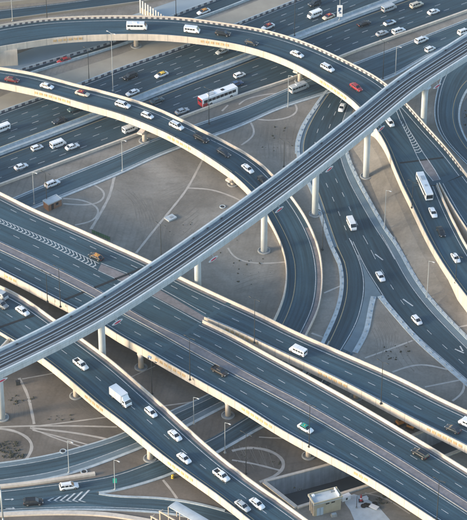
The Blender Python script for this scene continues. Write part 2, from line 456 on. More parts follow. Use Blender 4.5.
mb = MB()
def coping_dir(i, pts): 
    a = pts[max(0, i - 1)]; b = pts[min(len(pts) - 1, i + 1)]; t = (b - a).normalized(); return Vector((-t.y, t.x, 0))
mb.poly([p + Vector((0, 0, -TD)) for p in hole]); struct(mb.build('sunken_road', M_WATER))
for pts, sg in ((far3, 1), (near3, -1)):
    mb = MB(); inn = [coping_dir(i, pts) * sg for i in range(len(pts))]
    sweep(mb, pts, inn, [(0, 0.3), (0, -TD), (0.6, -TD), (0.6, 0.3)])
    o = mb.build('retaining_wall', M_TRW)
    tag(o, 'grey retaining wall along the far side of the sunken road' if sg == 1 else 'grey retaining wall along the near side of the sunken road', 'wall')
    mb = MB(); sweep(mb, pts, inn, [(-0.2, 0.3), (0.65, 0.3), (0.65, 0.6), (-0.2, 0.6)]); mb.build('coping', M_CREAM, o)
mb = MB(); a, b = far3[0], near3[0]; t = (b - a).normalized(); nn = Vector((t.y, -t.x, 0)); nn = nn if nn.x < 0 else -nn
sweep(mb, [a, b], [nn, nn], [(0, .3), (0, -TD), (.6, -TD), (.6, .3)])
o = tag(mb.build('retaining_wall', M_TRW), 'short end wall closing the sunken road beside the ramp', 'wall')
mb = MB(); sweep(mb, [a, b], [nn, nn], [(-.25, .31), (.9, .31), (.9, .66), (-.25, .66)]); mb.build('coping', M_CREAM, o)

# ------------------------------------------------------------------ ground-level roads
def ground_road(name, A, B, lines=(), mat=M_LOW, z=0.02, kerbs=(), step=2.5, strips=()):
    rb = Ribbon(A, B, z, step); mb = MB(); surf(mb, rb, 0, 1, 0, frac=(0, 1))
    root = struct(mb.build(name, mat)); ROADS[name] = rb
    for s, wd, h, mt in kerbs:
        pts = rb.A if s == 'A' else rb.B
        k = MB(); sweep(k, pts, inwards(rb, s), [(-wd, -.05), (0, -.05), (0, h), (-wd, h)]); k.build('kerb', mt, root)
    for (d0, d1, mt) in strips:
        k = MB(); surf(k, rb, d0, d1, 0.01); k.build('shoulder_strip', mt, root)
    do_lines(root, rb, lines)
    return root, rb
def barrier(label, pts, prof, mat, chk=None, name='concrete_barrier', z=0.0, straight=False, inn=None):
    pl = path(pts, z, 3.0, straight); nrm = []
    for i in range(len(pl)):
        t = (pl[min(i + 1, len(pl) - 1)] - pl[max(i - 1, 0)]).normalized(); nrm.append(Vector((-t.y, t.x, 0)))
    mb = MB(); sweep(mb, pl, nrm, prof); o = mb.build(name, mat); tag(o, label, 'barrier'); return o, pl, nrm
JER = [(-.35, 0), (-.35, .1), (-.12, .4), (-.1, .9), (.1, .9), (.12, .4), (.35, .1), (.35, 0)]

# main highway: near and far carriageways, running lower left to upper right
med_hi = [(-60, 171.5), (0, 149), (100, 111.5), (192, 75), (234, 59), (351, 13), (400, -5), (520, -49)]
med_lo = [(-60, 178.5), (0, 156), (100, 118.5), (192, 82), (234, 66), (351, 20), (400, 2), (520, -42)]
near_e = [(-60, 208), (0, 186), (117, 143), (234, 99), (296, 78), (350, 54), (467, 12), (530, -12)]
far_e = [(-60, 136), (0, 113), (22, 105), (82, 84), (117, 70.5), (190, 45), (234, 26), (294, 2), (430, -52)]
ra, rba = ground_road('highway_near_carriageway', path(med_lo), path(near_e), mat=M_HWY,
    lines=(('yellow', 1.2), ('solid', -0.7)) + tuple(('dash', ('f', f)) for f in (0.27, 0.5, 0.73)))
rf_, rbf = ground_road('highway_far_carriageway', path(far_e), path(med_hi), mat=M_HWY,
    lines=(('yellow', -1.0), ('solid', 1.3)) + tuple(('dash', ('f', f)) for f in (0.26, 0.44, 0.62, 0.80)))
print('HWY near', rba.wid(), 'far', rbf.wid())
mrb = Ribbon(path(med_hi), path(med_lo), 0.0); mb = MB(); surf(mb, mrb, 0, 1, 0.12, frac=(0, 1)); 
medo = struct(mb.build('highway_median', M_KERB))
for s, nm in (('A', 'far'), ('B', 'near')):
    mb = MB(); sweep(mb, [mrb.at(x * 3.0, .45 if s == 'A' else -.45) for x in range(int(mrb.L / 3))], [inwards(mrb, s)[0]] * int(mrb.L / 3), [(x, z * 1.0) for x, z in JER])
    tag(mb.build('concrete_barrier', M_KERB), 'grey concrete barrier on the %s edge of the highway median' % nm, 'barrier')
# barriers along the outer edges of the highway
WALLC = [(-.2, 0), (-.2, .85), (.2, .85), (.2, 0)]
o, pl, nn = barrier('long cream barrier along the near edge of the main highway', near_e, [(-.35, 0), (-.35, .9), (.35, .9), (.35, 0)], M_CREAM)
o, pl, nn = barrier('black and white barrier along the far edge of the main highway', far_e, WALLC, M_KERB)
nrb = Ribbon([p - n * .25 for p, n in zip(pl, nn)], [p - n * 3 for p, n in zip(pl, nn)], 0.0)
mb = MB(); checker(mb, nrb, 'A', 0, nrb.L, off=0.0, block=1.3, h=.75, wd=.15); mb.build('painted_blocks', [M_BLACK, M_KW], o, kind='stuff')

# far service road, apron, and the beige bank between it and the highway
sn_hi = [(-60, 97), (0, 77), (25, 69), (117, 41), (177, 15), (217, 0), (300, -32)]
sn_lo = [(-60, 110), (0, 86), (35, 72.5), (117, 47), (199, 19), (234, 6), (330, -32)]
_, snr = ground_road('far_service_road', path(sn_hi), path(sn_lo), mat=M_HWY, lines=(('solid', .5),))
o, pl, nn = barrier('checkered barrier beyond the far service road', sn_hi, WALLC, M_KERB)
nrb = Ribbon([p - n * .25 for p, n in zip(pl, nn)], [p - n * 3 for p, n in zip(pl, nn)], 0.0)
mb = MB(); checker(mb, nrb, 'A', 0, nrb.L, off=0.0, block=1.3, h=.75, wd=.15); mb.build('painted_blocks', [M_BLACK, M_KW], o, kind='stuff')
barrier('pale wall between the far service road and the beige bank', sn_lo, [(-.25, 0), (-.25, .9), (.25, .9), (.25, 0)], M_KERB)
vb = Ribbon([p for p in path([(-60, 121), (0, 97), (35, 82), (117, 55.5), (199, 24), (234, 10), (330, -28)])], path([(u, v - 1.5) for u, v in far_e]), .03)
mb = MB(); surf(mb, vb, 0, 1, 0, frac=(0, 1)); struct(mb.build('beige_bank', M_BEIGE))
ap = Ribbon(path([(-60, 78), (0, 60), (50, 42), (117, 20), (177, 0), (260, -30)]), path([(u, v - 1.5) for u, v in sn_hi]), .03)
mb = MB(); surf(mb, ap, 0, 1, 0, frac=(0, 1)); struct(mb.build('concrete_apron', M_BLUEC))
# ramp at the far left corner
g_hi = [(-60, 17), (0, 10), (68, 2), (110, -4), (200, -20)]; g_lo = [(-60, 28), (0, 21), (68, 12), (137, 3), (210, -8)]
_, grb = ground_road('far_corner_ramp', path(g_hi), path(g_lo), mat=M_HWY, lines=(('solid', .6), ('yellow', -.6)))
barrier('low beige wall along the far corner ramp', [(u, v + .6) for u, v in g_lo], WALLC, M_BEIGE)
barrier('second beige wall beyond the far corner ramp', [(-60, 11), (0, 6), (68, -1), (120, -8)], [(-.2, 0), (-.2, 1.5), (.2, 1.5), (.2, 0)], M_BEIGE)

# near service road beside the highway
ss_hi = [(-60, 231), (-20, 212), (12, 199.5), (60, 179), (117, 156), (154, 140), (234, 112), (254, 104), (300, 84), (330, 72), (357, 63), (467, 20), (520, -1)]
ss_lo = [(-60, 249), (-20, 231), (20, 213), (60, 197), (117, 174), (167, 151.5), (234, 128), (279, 108), (316, 96), (345, 87), (385, 79.5), (432, 53), (467, 40), (520, 20)]
ssr, srb = ground_road('near_service_road', path(ss_hi), path(ss_lo), mat=M_LOW, z=0.03,
    lines=(('solid', .7), ('solid', -.9), ('dash', ('f', .5), 190, 420), ('dash', ('f', .33), 230, 420)), kerbs=(('A', .5, .15, M_KERB), ('B', 1.1, .15, M_KERB)), strips=((-.85, -.02, M_SHO), (.02, .65, M_SHO)))
print('S service', srb.wid())

# loop road C: comes down from the highway, passes below the viaduct and forks
c_l = [(331, 84, 0), (319, 96), (307, 122), (300, 141), (299, 160), (306, 176), (318, 190), (327, 219), (332, 246), (345, 268)]
C_left = [(329, 90), (321, 100), (306.5, 124), (300, 141.5), (299.5, 154), (305, 172), (314, 190), (325, 222), (334, 248), (341, 263)]
C_right = [(364, 84), (358, 96), (352, 112), (345, 136), (347, 156), (355, 179), (363.5, 195), (382, 227), (395, 246), (402, 259)]
c_root, crb = ground_road('loop_road', path(C_left), path(C_right), mat=M_HWY, z=0.045,
    lines=(('yellow', 1.2), ('solid', -2.2), ('dash', ('f', .33)), ('dash', ('f', .58))), kerbs=(('A', 1.2, .2, M_KERB),), strips=((-2.0, -0.05, M_SHO), (.05, 1.1, M_SHO)))
# fork: right branch
C1_l = [(341, 263), (361, 277), (375, 290), (392, 312), (420, 341), (450, 367), (475, 388), (540, 445)]
C1_l = [(350, 247), (361, 264), (376, 289), (392, 311), (420, 340), (450, 366), (475, 388), (530, 434)]
C1_r = [(388, 233), (398, 250), (406, 265), (415, 281), (436, 308), (467, 340), (495, 367), (545, 412)]
C1_l = [(352, 242), (361.5, 262), (368.5, 275), (378, 289), (392, 311), (420, 340), (450, 366), (475, 388), (520, 426)]
_, c1 = ground_road('loop_road_right_branch', path(C1_l), path(C1_r), mat=M_HWY, z=0.055,
    lines=(('solid', .35), ('solid', -2.2), ('dash', ('f', .36)), ), strips=((-2.0, -0.05, M_SHO),))
C2_l = [(334, 248), (340, 258), (343.5, 270.5), (344, 290), (339, 312), (328, 337), (312, 366), (290, 392)]
C2_r = [(350, 238), (361, 262), (365, 280), (364.5, 295), (358, 322), (345, 345), (330, 370), (312, 402)]
_, c2 = ground_road('loop_road_left_branch', path(C2_l), path(C2_r), mat=M_HWY, z=0.065,
    lines=(('yellow', 1.2), ('solid', -.35)), kerbs=(('A', 1.2, .2, M_KERB),))
print('C', crb.wid(), c1.wid(), c2.wid())
# block-edged kerbs of the fork island
def block_kerb(label, pts, n_w=1.2, blk=1.6):
    pl = path(pts, 0, 1.0); L = length(pl); k = int(L / blk); q = resample(pl, k + 1)
    root = thing('block_kerb', label, 'kerb', q[0])
    mb = MB()
    for i in range(k):
        a, b = q[i], q[i + 1]; t = (b - a).normalized(); s = Vector((-t.y, t.x, 0)); c = a.lerp(b, .5)
        mb.box((c.x, c.y, .12), ((b - a).length, n_w, .24), 0, math.atan2(t.y, t.x))
        if i % 2 == 0: c2_ = c; mb.box((c2_.x, c2_.y, .36), ((b - a).length * .55, .35, .26), 1, math.atan2(t.y, t.x), .8)
    mb.build('kerb_blocks', [M_KERB, M_BLUEC], root, kind='stuff'); return root
block_kerb('pale block kerb on the left edge of the fork island', [(373.6, 297), (371, 308), (366, 332), (355, 353)], 1.6)
block_kerb('pale block kerb on the right edge of the fork island', [(380, 296.5), (394, 313.5), (420, 342.5), (450, 369), (475, 391)], 1.6)
block_kerb('pale block kerb curving along the outside of the upper loop road', [(318, 104), (304.5, 124), (297.8, 141.5), (297, 154)], 1.4)
block_kerb('pale block kerb on the outside of the left fork below the viaduct', [(323, 222), (331, 246), (337.5, 258), (341, 271), (341.6, 290), (336.5, 312), (325.5, 337)], 1.2)
block_kerb('pale block kerb along the right side of the loop road below the viaduct', [(344, 142), (349, 160), (357, 178), (366, 195), (384, 227), (397, 246), (417, 281), (438, 308), (469, 340)], 1.2)
mb = MB()
for q in ([(357, 253), (366, 270), (374, 283), (364.5, 283), (361, 266)], [(365, 283), (374, 283), (383, 298), (374, 299), (364.5, 295)], [(364.5, 295), (374, 299), (372, 312), (360, 315)], [(360, 315), (372, 312), (366, 335), (351, 336)], [(351, 336), (366, 335), (355, 354), (340, 353)]):
    mb.poly([P(u, v, .053) for u, v in q])
struct(mb.build('fork_paving', M_SHO))
# surface arrow strokes on the loop road
mb = MB()
for (u0, v0, u1, v1) in ((375, 254, 383, 260), (403, 299, 413, 306), (455, 349, 464, 353), (460, 346, 463, 351)):
    a, b = P(u0, v0, .085), P(u1, v1, .085); t = (b - a).normalized(); s = Vector((-t.y, t.x, 0)) * .22
    mb.quad(a + s, a - s, b - s, b + s)
struct(mb.build('road_arrow', M_WHITE))

# curved road at the right edge
D_l = [(475, 44), (455, 58), (442.5, 77), (436.5, 98), (435, 112), (437, 126), (443, 138), (455, 152), (475, 172), (500, 200)]
D_r = [(505, 66), (482, 76), (467, 88), (459, 105), (458, 122), (463, 136), (472, 150), (487, 165), (505, 180), (530, 205)]
_, drb = ground_road('curved_road_right', path(D_l), path(D_r), mat=M_LOW, z=.05, lines=(('solid', 1.2), ('yellow', -2.6)), kerbs=(('A', .5, .15, M_KERB), ('B', .9, .2, M_KERB)))
print('D', drb.wid())

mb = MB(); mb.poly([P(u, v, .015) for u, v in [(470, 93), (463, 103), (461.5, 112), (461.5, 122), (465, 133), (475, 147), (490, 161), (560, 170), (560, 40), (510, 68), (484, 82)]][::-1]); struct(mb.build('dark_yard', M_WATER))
# lower roads
E_hi = [(-80, 472), (0, 464), (50, 456), (87.5, 446), (117, 437), (150, 422), (177, 409), (206, 397), (240, 376), (262, 352), (274, 330)]
E_lo = [(-80, 498), (0, 485), (50, 478), (87.5, 467), (117, 456), (150, 443), (177, 430), (215, 410), (250, 392), (290, 362), (305, 335)]
_, erb = ground_road('lower_left_road', path(E_hi), path(E_lo), mat=M_LOW, z=.03, lines=(('solid', 1.5), ('solid', -2.0)), kerbs=(('A', .5, .15, M_KERB), ('B', .9, .15, M_KERB)), strips=((-1.9, -.02, M_SHO), (.02, 1.3, M_SHO)))
F_hi = [(-80, 496), (0, 490), (50, 484), (90, 479), (117, 474), (159, 458), (206, 441), (247, 416), (290, 390), (312, 366), (327, 340)]
F_lo = [(-80, 506), (0, 502), (45, 500), (85, 493), (117, 489.5), (167, 475), (215, 453), (264, 425), (305, 405), (340, 375), (353, 354)]
_, frb = ground_road('lower_right_road', path(F_hi), path(F_lo), mat=M_LOW, z=.055, lines=(('solid', .8),))
F2_hi = [(-80, 497), (0, 494), (45, 493), (90, 490), (104, 494), (125, 496.5), (150, 497), (190, 502), (230, 512), (270, 528)]
F2_lo = [(-80, 519), (0, 512), (60, 509), (100, 509), (150, 511), (190, 516), (225, 528), (260, 545)]
_, f2 = ground_road('bottom_road', path(F2_hi), path(F2_lo), mat=M_LOW, z=.036, lines=(('solid', -.7), ('solid', .5, 65, None)), kerbs=(('B', .7, .15, M_KERB),))
print('E', erb.wid(), 'F', frb.wid(), f2.wid())
mb = MB()
for i in range(6):
    u0 = 47 + i * 6.2; k = .35 + i * .13; top = 500.2 - (u0 + 7 - 45) * .255; 
    for (ua, va_, ub, vb2) in ((u0, 500.3, u0 + 7 * k + 3, top), (u0 - .3, 500.2, u0 + 6 * k, 500.6 + 1.5 * k)):
        a_, b_ = P(ua, va_, .085), P(ub, vb2, .085 + .004 * (ua > u0 - .1)); mb.quad(a_, a_ + Vector((.6, 0, 0)), b_ + Vector((.6, 0, 0)), b_)
struct(mb.build('chevron_marking', M_WHITE))
barrier('pale kerb along the near side of the lower right road', [(99, 493.2), (117, 491), (150, 481.5), (167, 476), (215, 454), (264, 426), (305, 406)], [(-.45, 0), (-.45, .2), (.45, .2), (.45, 0)], M_KERB)
barrier('low cream wall between the two lower left roads', [(-60, 491), (0, 487.5), (40, 483), (75, 477.5), (95, 474.5)], [(-.5, 0), (-.5, .7), (.5, .7), (.5, 0)], M_CREAM)
barrier('long cream kerb at the bottom edge beside the bottom road', [(-60, 520), (0, 515.5), (50, 513.5), (90, 514), (112, 515.5), (150, 522)], [(-.7, 0), (-.7, .5), (.7, .5), (.7, 0)], M_CREAM)
barrier('pale kerb edging the lane that bears off past the sign pole', [(99, 494), (106, 496.5), (125, 497.5), (150, 497.5), (190, 502), (225, 511)], [(-.35, 0), (-.35, .25), (.35, .25), (.35, 0)], M_KERB)
mb = MB()
for (u, v) in ((8, 499.5), (9, 508.5)):
    a = P(u - 3.5, v, .09); b = P(u + 3.5, v - .2, .09); s = Vector((0, .14, 0)); mb.quad(a - s, b - s, b + s, a + s)
    q = P(u + 6, v - .3, .09); mb.poly([b + s * 3.5, b - s * 3.5, q])
struct(mb.build('road_arrow', M_WHITE))

# ------------------------------------------------------------------ worn footpaths and utility tracks on the sand
tracks = [
 ([(114.7, 174.5), (109.6, 195), (101, 212), (91, 229)], 1.2), ([(90, 183), (103, 190), (104.5, 197), (97.5, 203.5), (82, 205), (63, 203.6)], .9),
 ([(63, 198.5), (82, 200), (96, 206), (99, 212), (92.5, 221), (75, 225)], .9), ([(203, 159), (187.5, 188), (169, 212), (155, 229), (136, 253)], 1.0),
 ([(187.5, 188), (213, 190), (240, 200), (246, 205)], .9), ([(255, 119), (271.5, 120.5), (291.5, 116.5), (298, 109), (295, 104)], .9),
 ([(250, 121.5), (254, 129), (253, 136.5), (241.5, 145)], .9), ([(239, 104.5), (246, 99), (268, 94), (282, 93)], .8), ([(222, 111), (228, 105)], .9),
 ([(228, 248), (234, 257), (246.5, 262), (264, 263.5), (285, 262)], .8), ([(430, 226.5), (420, 227), (404, 229), (394, 237), (395, 244), (405, 251), (427.5, 253)], .9),
 ([(414, 215.5), (399, 228)], .8), ([(372.5, 141.5), (385, 156.5), (397.5, 176.5), (409, 204)], .8), ([(365, 358), (390, 349), (414, 340)], .8),
 ([(392.5, 372), (410, 366), (425, 364.5), (447.5, 369.5)], .9), ([(425, 387), (460, 380)], .8), ([(464, 381), (464, 392), (452.5, 401)], .9),
 ([(454, 328), (474, 324)], .8), ([(324, 293), (341.5, 285.5)], .8), ([(311.5, 333), (325, 338)], .9), ([(19, 378), (27.5, 394.5), (32.5, 416), (34, 424)], 1.1),
 ([(22, 379), (55, 373)], .6), ([(0, 427), (30, 426), (75, 426), (117, 427)], .9), ([(30, 427), (70, 422), (107.5, 417)], .7), ([(32, 428), (75, 433), (112, 440)], 1.0),
 ([(32.5, 430), (60, 437), (92.5, 446)], .7), ([(30, 428), (55, 438), (85, 448)], .6), ([(-30, 427), (0, 428.5), (15, 431), (29, 438.5), (32.5, 448.5), (25, 461)], 1.2),
 ([(232, 451), (247.5, 447.5), (268, 450), (282.5, 458.5), (283.5, 469), (271.5, 478), (259.5, 482)], 1.3), ([(232, 460), (255, 464), (280, 470.5)], .9),
 ([(259, 437), (275, 438), (288, 438.5)], .6), ([(163, 480), (172, 491), (177, 498.5)], .9), ([(163, 406), (199.5, 401)], .7), ([(365, 493), (385, 498), (410, 514)], .6),
 ([(352, 497), (380, 491)], .5), ([(412, 290), (430, 287), (440, 284)], .4), ([(118, 383), (142, 372), (155, 366)], .5), ([(409, 78.5), (414, 76), (417, 80), (411, 84)], .7), ([(394, 108), (409, 101)], .5)]
mb = MB()
for ti, (pts, wd) in enumerate(tracks):
    pl = path(pts, 0, 1.5); rb_ = []
    L_, R_ = [], []; zt_ = Vector((0, 0, .006 + .0035 * (ti % 6)))
    for i, p in enumerate(pl):
        t = (pl[min(i + 1, len(pl) - 1)] - pl[max(i - 1, 0)]).normalized(); s = Vector((-t.y, t.x, 0)) * wd * .36 * (1 + .12 * math.sin(i * 1.7 + ti))
        L_.append(p + s); R_.append(p - s)
    for i in range(len(pl) - 1):
        mb.quad(L_[i] + zt_, R_[i] + zt_, R_[i + 1] + zt_, L_[i + 1] + zt_)
struct(mb.build('sand_path', M_PATH))

mb = MB(); rr_ = random.Random(3)
def rut(pts, wd=.16, z=.004):
    rut.k = getattr(rut, 'k', 0) + 1; z = .004 + .0011 * (rut.k % 9) 
    pl = path(pts, z, 2.0)
    for off in (-.85, .85):
        for i in range(len(pl) - 1):
            t = (pl[i + 1] - pl[i]).normalized(); s = Vector((-t.y, t.x, 0)); mb.quad(pl[i] + s * (off - wd / 2), pl[i] + s * (off + wd / 2), pl[i + 1] + s * (off + wd / 2), pl[i + 1] + s * (off - wd / 2))
for k in range(9): x = 262 + k * 4.2; rut([(x + 2, 122 + rr_.random() * 6), (x - 2 + rr_.random() * 3, 140), (x + 1, 156 + rr_.random() * 8)])
for k in range(12): y = 182 + k * 5.4; rut([(160 + k * 1.5, y + 12), (178 + k, y + 3 + rr_.random() * 2), (200 - k * .5, y - 6)])
for k in range(7): rut([(118 + k * 6, 188 + k * 2), (135 + k * 5, 200 + k * 6), (140 + k * 4, 222 + k * 5)])
for k in range(6): rut([(398 + k * 4, 352 - k * 4), (402 + k * 5, 362 - k * 2), (412 + k * 5, 372 - k)])
for k in range(6): rut([(375 + k * 2, 330 - k * 3), (382 + k * 3, 345 - k * 2), (378 + k * 3, 358 - k * 3)])
for k in range(4): rut([(2 + k * 5, 388 + k * 2), (12 + k * 4, 404 + k * 2), (8 + k * 5, 420)])
for k in range(5): rut([(70 + k * 6, 400 - k), (84 + k * 5, 412), (100 + k * 4, 418 + k)])
for k in range(4): rut([(236 + k * 9, 446), (240 + k * 9, 455 + k), (250 + k * 7, 468)])
for k in range(5): rut([(236, 284 + k * 4), (254, 276 + k * 5), (274, 272 + k * 6)])
M_RUT = concrete('rut_sand', (0.195, 0.178, 0.150), 0.3, 0.3, streak=False)
o_ = mb.build('tyre_ruts', M_RUT); o_['kind'] = 'structure'
mb = MB()
def tufts(cx, cy, rx, ry, n, s0=.12, s1=.6):
    for _ in range(n):
        a = rr_.random() * 6.283; r_ = math.sqrt(rr_.random()); p_ = P(cx + rx * r_ * math.cos(a), cy + ry * r_ * math.sin(a)); s = s0 + (s1 - s0) * rr_.random() ** 2
        for _k in range(4):
            q = p_ + Vector(((rr_.random() - .5) * s, (rr_.random() - .5) * s, 0)); h_ = s * (.3 + rr_.random() * .5); mb.box((q.x, q.y, h_ / 2 - .02), (s * .7, s * .6, h_), 0, rr_.random() * 3, .45)
for c_ in ((465, 118, 2, 8, 14), (472, 120, 6, 14, 40), (8, 447, 14, 6, 90), (14, 456, 14, 3, 70), (104, 383, 12, 3, 80), (92, 378, 6, 2, 20), (409, 256, 2.5, 3, 30), (416, 267, 3, 4, 40), (22, 400, 14, 6, 26), (170, 468, 8, 2, 16), (60, 418, 20, 3, 16), (385, 500, 14, 4, 40), (298, 490, 5, 3, 6), (205, 240, 40, 20, 30), (280, 140, 22, 14, 24), (395, 352, 14, 9, 24), (430, 292, 6, 8, 16), (250, 270, 24, 16, 20), (430, 425, 16, 6, 16), (260, 460, 24, 12, 24)): tufts(*c_)
M_TUFT = plain('dry_scrub', (.060, .062, .045), .9, var=.3, scale=1.0)
tf = mb.build('ground_scrub', M_TUFT); tf['kind'] = 'stuff'; tf['label'] = 'low dark dry scrub and rubble scattered over the sand'; tf['category'] = 'scrub'

# ------------------------------------------------------------------ flyover 1 (outer curve across the top)
ZT = 7.0 + PAR
a1_far = [(-70, 44, ZT), (-30, 32, ZT), (0, 24.5, ZT), (40, 18.5, ZT), (75, 16, ZT), (117, 15, ZT), (167, 16, ZT), (192, 18, ZT), (234, 24, ZT), (259, 28, ZT), (284, 34.5, ZT), (309, 43, ZT), (334, 54, ZT), (351, 62.5, ZT), (375, 75, ZT - .5), (390, 86, ZT - 1), (409, 105, ZT - 1.6), (425, 123.5, ZT - 2.1), (437.5, 137, ZT - 2.5), (450, 151, ZT - 2.8), (466, 172, ZT - 3)]
a1_near = [(-70, 64, ZT), (-30, 53, ZT), (0, 46.5, ZT), (25, 42.5, ZT), (50, 38.5, ZT), (75, 36, ZT), (117, 34.2, ZT), (155, 34.5, ZT), (180, 36, ZT), (205, 39, ZT), (234, 43.5, ZT), (259, 50, ZT), (284, 59, ZT), (309, 71.5, ZT), (334, 87, ZT), (351, 99, ZT - .2), (364, 112, ZT - .8), (376, 129, ZT - 1.4), (382.5, 138, ZT - 1.8), (387.5, 149, ZT - 2.2), (394, 166.5, ZT - 2.6), (402, 185, ZT - 3)]
fl1, r1 = bridge('curved_flyover', 'long curved cream flyover sweeping across the top and down the right side', 'flyover', path(a1_far), path(a1_near), ZT, 1.5,
    lines=(('solid', 2.3), ('yellow', -1.6), ))
print('arc1', r1.wid(), r1.L)
mb = MB(); checker(mb, r1, 'A', 5, r1.L - 2, off=.45, block=.95, h=.55, wd=.2); mb.build('painted_kerb', [M_BLACK, M_KW], fl1, kind='stuff')
relief(fl1, r1, 'B', 51, 93); relief(fl1, r1, 'B', 198, 238); relief(fl1, r1, 'B', 316, 347)
pier(fl1, 300, 81, 5.3, cap=3.2, capdir=Vector((.55, .83, 0)).normalized()); pier(fl1, 136, 46, 5.3, cap=3.8, capdir=Vector((.1, 1, 0)).normalized()); 

mb = MB(); mb.box(tuple(P(4, 54, 3.0)), (9, 6, 6.2), 0, .1); mb.build('abutment', M_CREAM, fl1)
ms = r1.L * .0
chev(fl1, [onrb(r1, *p) for p in [(400, 122), (409, 138), (417, 156)]], [onrb(r1, *p) for p in [(401, 120), (412, 135), (424, 154)]], .04, 1.4, .4, .5, border=False)
# two branches after the nose
ZN = ZT - 3
b_near = [(402, 185, ZN), (409, 199, ZN), (425, 233, ZN), (437.5, 255.5, ZN), (452.5, 278, ZN + .3), (467, 297, ZN + .5), (500, 338, ZN + 1), (530, 372, ZN + 1)]
b_div = [(437.5, 183, ZN), (448, 208, ZN), (457, 226, ZN), (467, 245, ZN), (485, 272, ZN + .4), (505, 299, ZN + .6), (535, 335, ZN + 1), (555, 360, ZN + 1)]
fl1b, r1b = bridge('curved_ramp', 'left branch of the curved flyover heading down the right edge with a bus on it', 'flyover', path(b_div), path(b_near), ZN, 1.5,
    lines=(('solid', 1.5), ('yellow', -1.6)), soffit=True)
c_far = [(466, 172, ZN), (480, 191, ZN), (500, 218, ZN), (530, 258, ZN)]
c_div = [(439, 182.5, ZN), (452, 206, ZN), (467, 229, ZN), (485, 254, ZN), (512, 290, ZN)]
fl1c, r1c = bridge('curved_ramp', 'right branch of the curved flyover leaving at the right edge beyond the dark gap', 'flyover', path(c_far), path(c_div), ZN, 1.5, lines=(('solid', 1.6), ('solid', -1.6)))
mb = MB(); mb.poly([P(u, v, ZN - PAR + .02) for u, v in [(402.3, 182), (430, 177.5), (462, 170.5), (465.5, 173.5), (452, 179.5), (441, 184.5), (436.5, 185), (403.5, 187.5)]][::-1]); mb.build('road_surface', M_ROAD, fl1)
print('branches', r1b.wid(), r1c.wid())
# earth-retaining face below the left parapet of the right-hand approach
def wallface(label, pts, ztop, parent=None, inn=1, z0=-.2, th=.35, name='retaining_wall', mat=None):
    pl = path(pts, 0, 3); nr = []
    for i in range(len(pl)):
        t = (pl[min(i + 1, len(pl) - 1)] - pl[max(i - 1, 0)]).normalized(); nr.append(Vector((-t.y, t.x, 0)) * inn)
    mb = MB(); mb.loft([[Vector((p.x, p.y, z0)), Vector((p.x, p.y, zt)), Vector((p.x, p.y, zt)) + n * th, Vector((p.x, p.y, z0)) + n * th] for p, n, zt in zip(pl, nr, [ztop] * len(pl))])
    o = mb.build(name, mat or M_CREAM, parent)
    if not parent: tag(o, label, 'wall')
    return o
def edge_wall(parent, rb, side, m0, m1, drop=1.4, inset=.12, zb=-.2, th=.4, mat=None):
    pts = rb.A if side == 'A' else rb.B; inn = inwards(rb, side); n = len(pts); i0, i1 = int(m0 * (n - 1)), int(m1 * (n - 1))
    mb = MB(); mb.loft([[Vector((pts[i].x, pts[i].y, zb)) + inn[i] * inset, Vector((pts[i].x, pts[i].y, pts[i].z - drop)) + inn[i] * inset,
                        Vector((pts[i].x, pts[i].y, pts[i].z - drop)) + inn[i] * (inset + th), Vector((pts[i].x, pts[i].y, zb)) + inn[i] * (inset + th)] for i in range(i0, i1 + 1)])
    return mb.build('embankment_wall', mat or M_CREAM, parent)
def berm(parent_name, rb, side, m0, m1, h0, h1, w_, mat=M_SAND):
    pts = rb.A if side == 'A' else rb.B; inn = inwards(rb, side); n = len(pts); i0, i1 = int(m0 * (n - 1)), int(m1 * (n - 1)); mb = MB()
    for i in range(i0, i1):
        q = []
        for k in (i, i + 1):
            f = (k - i0) / (i1 - i0); h = (h0 + (h1 - h0) * f) * (min(1, f * 5) if side == 'B' and h0 > 2.6 else min(1, (1 - f) * 8))
            a = Vector((pts[k].x, pts[k].y, 0)) + inn[k] * .3; q.append((a + Vector((0, 0, h)), a - inn[k] * w_ * .35 + Vector((0, 0, h * .8)), a - inn[k] * w_ + Vector((0, 0, -.05))))
        for j in (0, 1): mb.quad(q[0][j], q[0][j + 1], q[1][j + 1], q[1][j])
    return struct(mb.build(parent_name, mat))
edge_wall(fl1, r1, 'B', .80, 1.0); edge_wall(fl1b, r1b, 'B', 0, 1.0); edge_wall(fl1b, r1b, 'A', .0, 1.0); edge_wall(fl1c, r1c, 'B', 0.0, 1); edge_wall(fl1c, r1c, 'A', 0, 1); edge_wall(fl1, r1, 'A', .86, 1.0)
berm('sand_bank', r1, 'B', .82, 1.0, 2.8, 2.5, 8); berm('sand_bank', r1b, 'B', 0, .55, 2.4, 2.2, 8)
# dark joint across the deck
def joint(parent, rb, a, b, w_=1.0):
    (m0, f0), (m1, f1) = locate(rb, *a), locate(rb, *b); n = 12; mb = MB(); q = [rb.at(m0 + (m1 - m0) * k / n, 0, f0 + (f1 - f0) * k / n, .035) for k in range(n + 1)]
    t = (q[-1] - q[0]).normalized(); s = Vector((-t.y, t.x, 0)) * w_ / 2
    for k in range(n): mb.quad(q[k] - s, q[k] + s, q[k + 1] + s, q[k + 1] - s)
    mb.build('expansion_joint', M_JOINT, parent)
joint(fl1, r1, (400, 163), (443.5, 157.5), .8)
mb = MB()
ga, gb_ = [(419, 161), (425, 171), (433, 183)], [(429, 159.5), (435.5, 170), (440.5, 180)]
for i in range(2):
    q = [onrb(r1, *ga[i], .03), onrb(r1, *ga[i + 1], .03), onrb(r1, *gb_[i + 1], .03), onrb(r1, *gb_[i], .03)]; mb.poly(q)
mb.build('gore_paving', M_PINK, fl1)
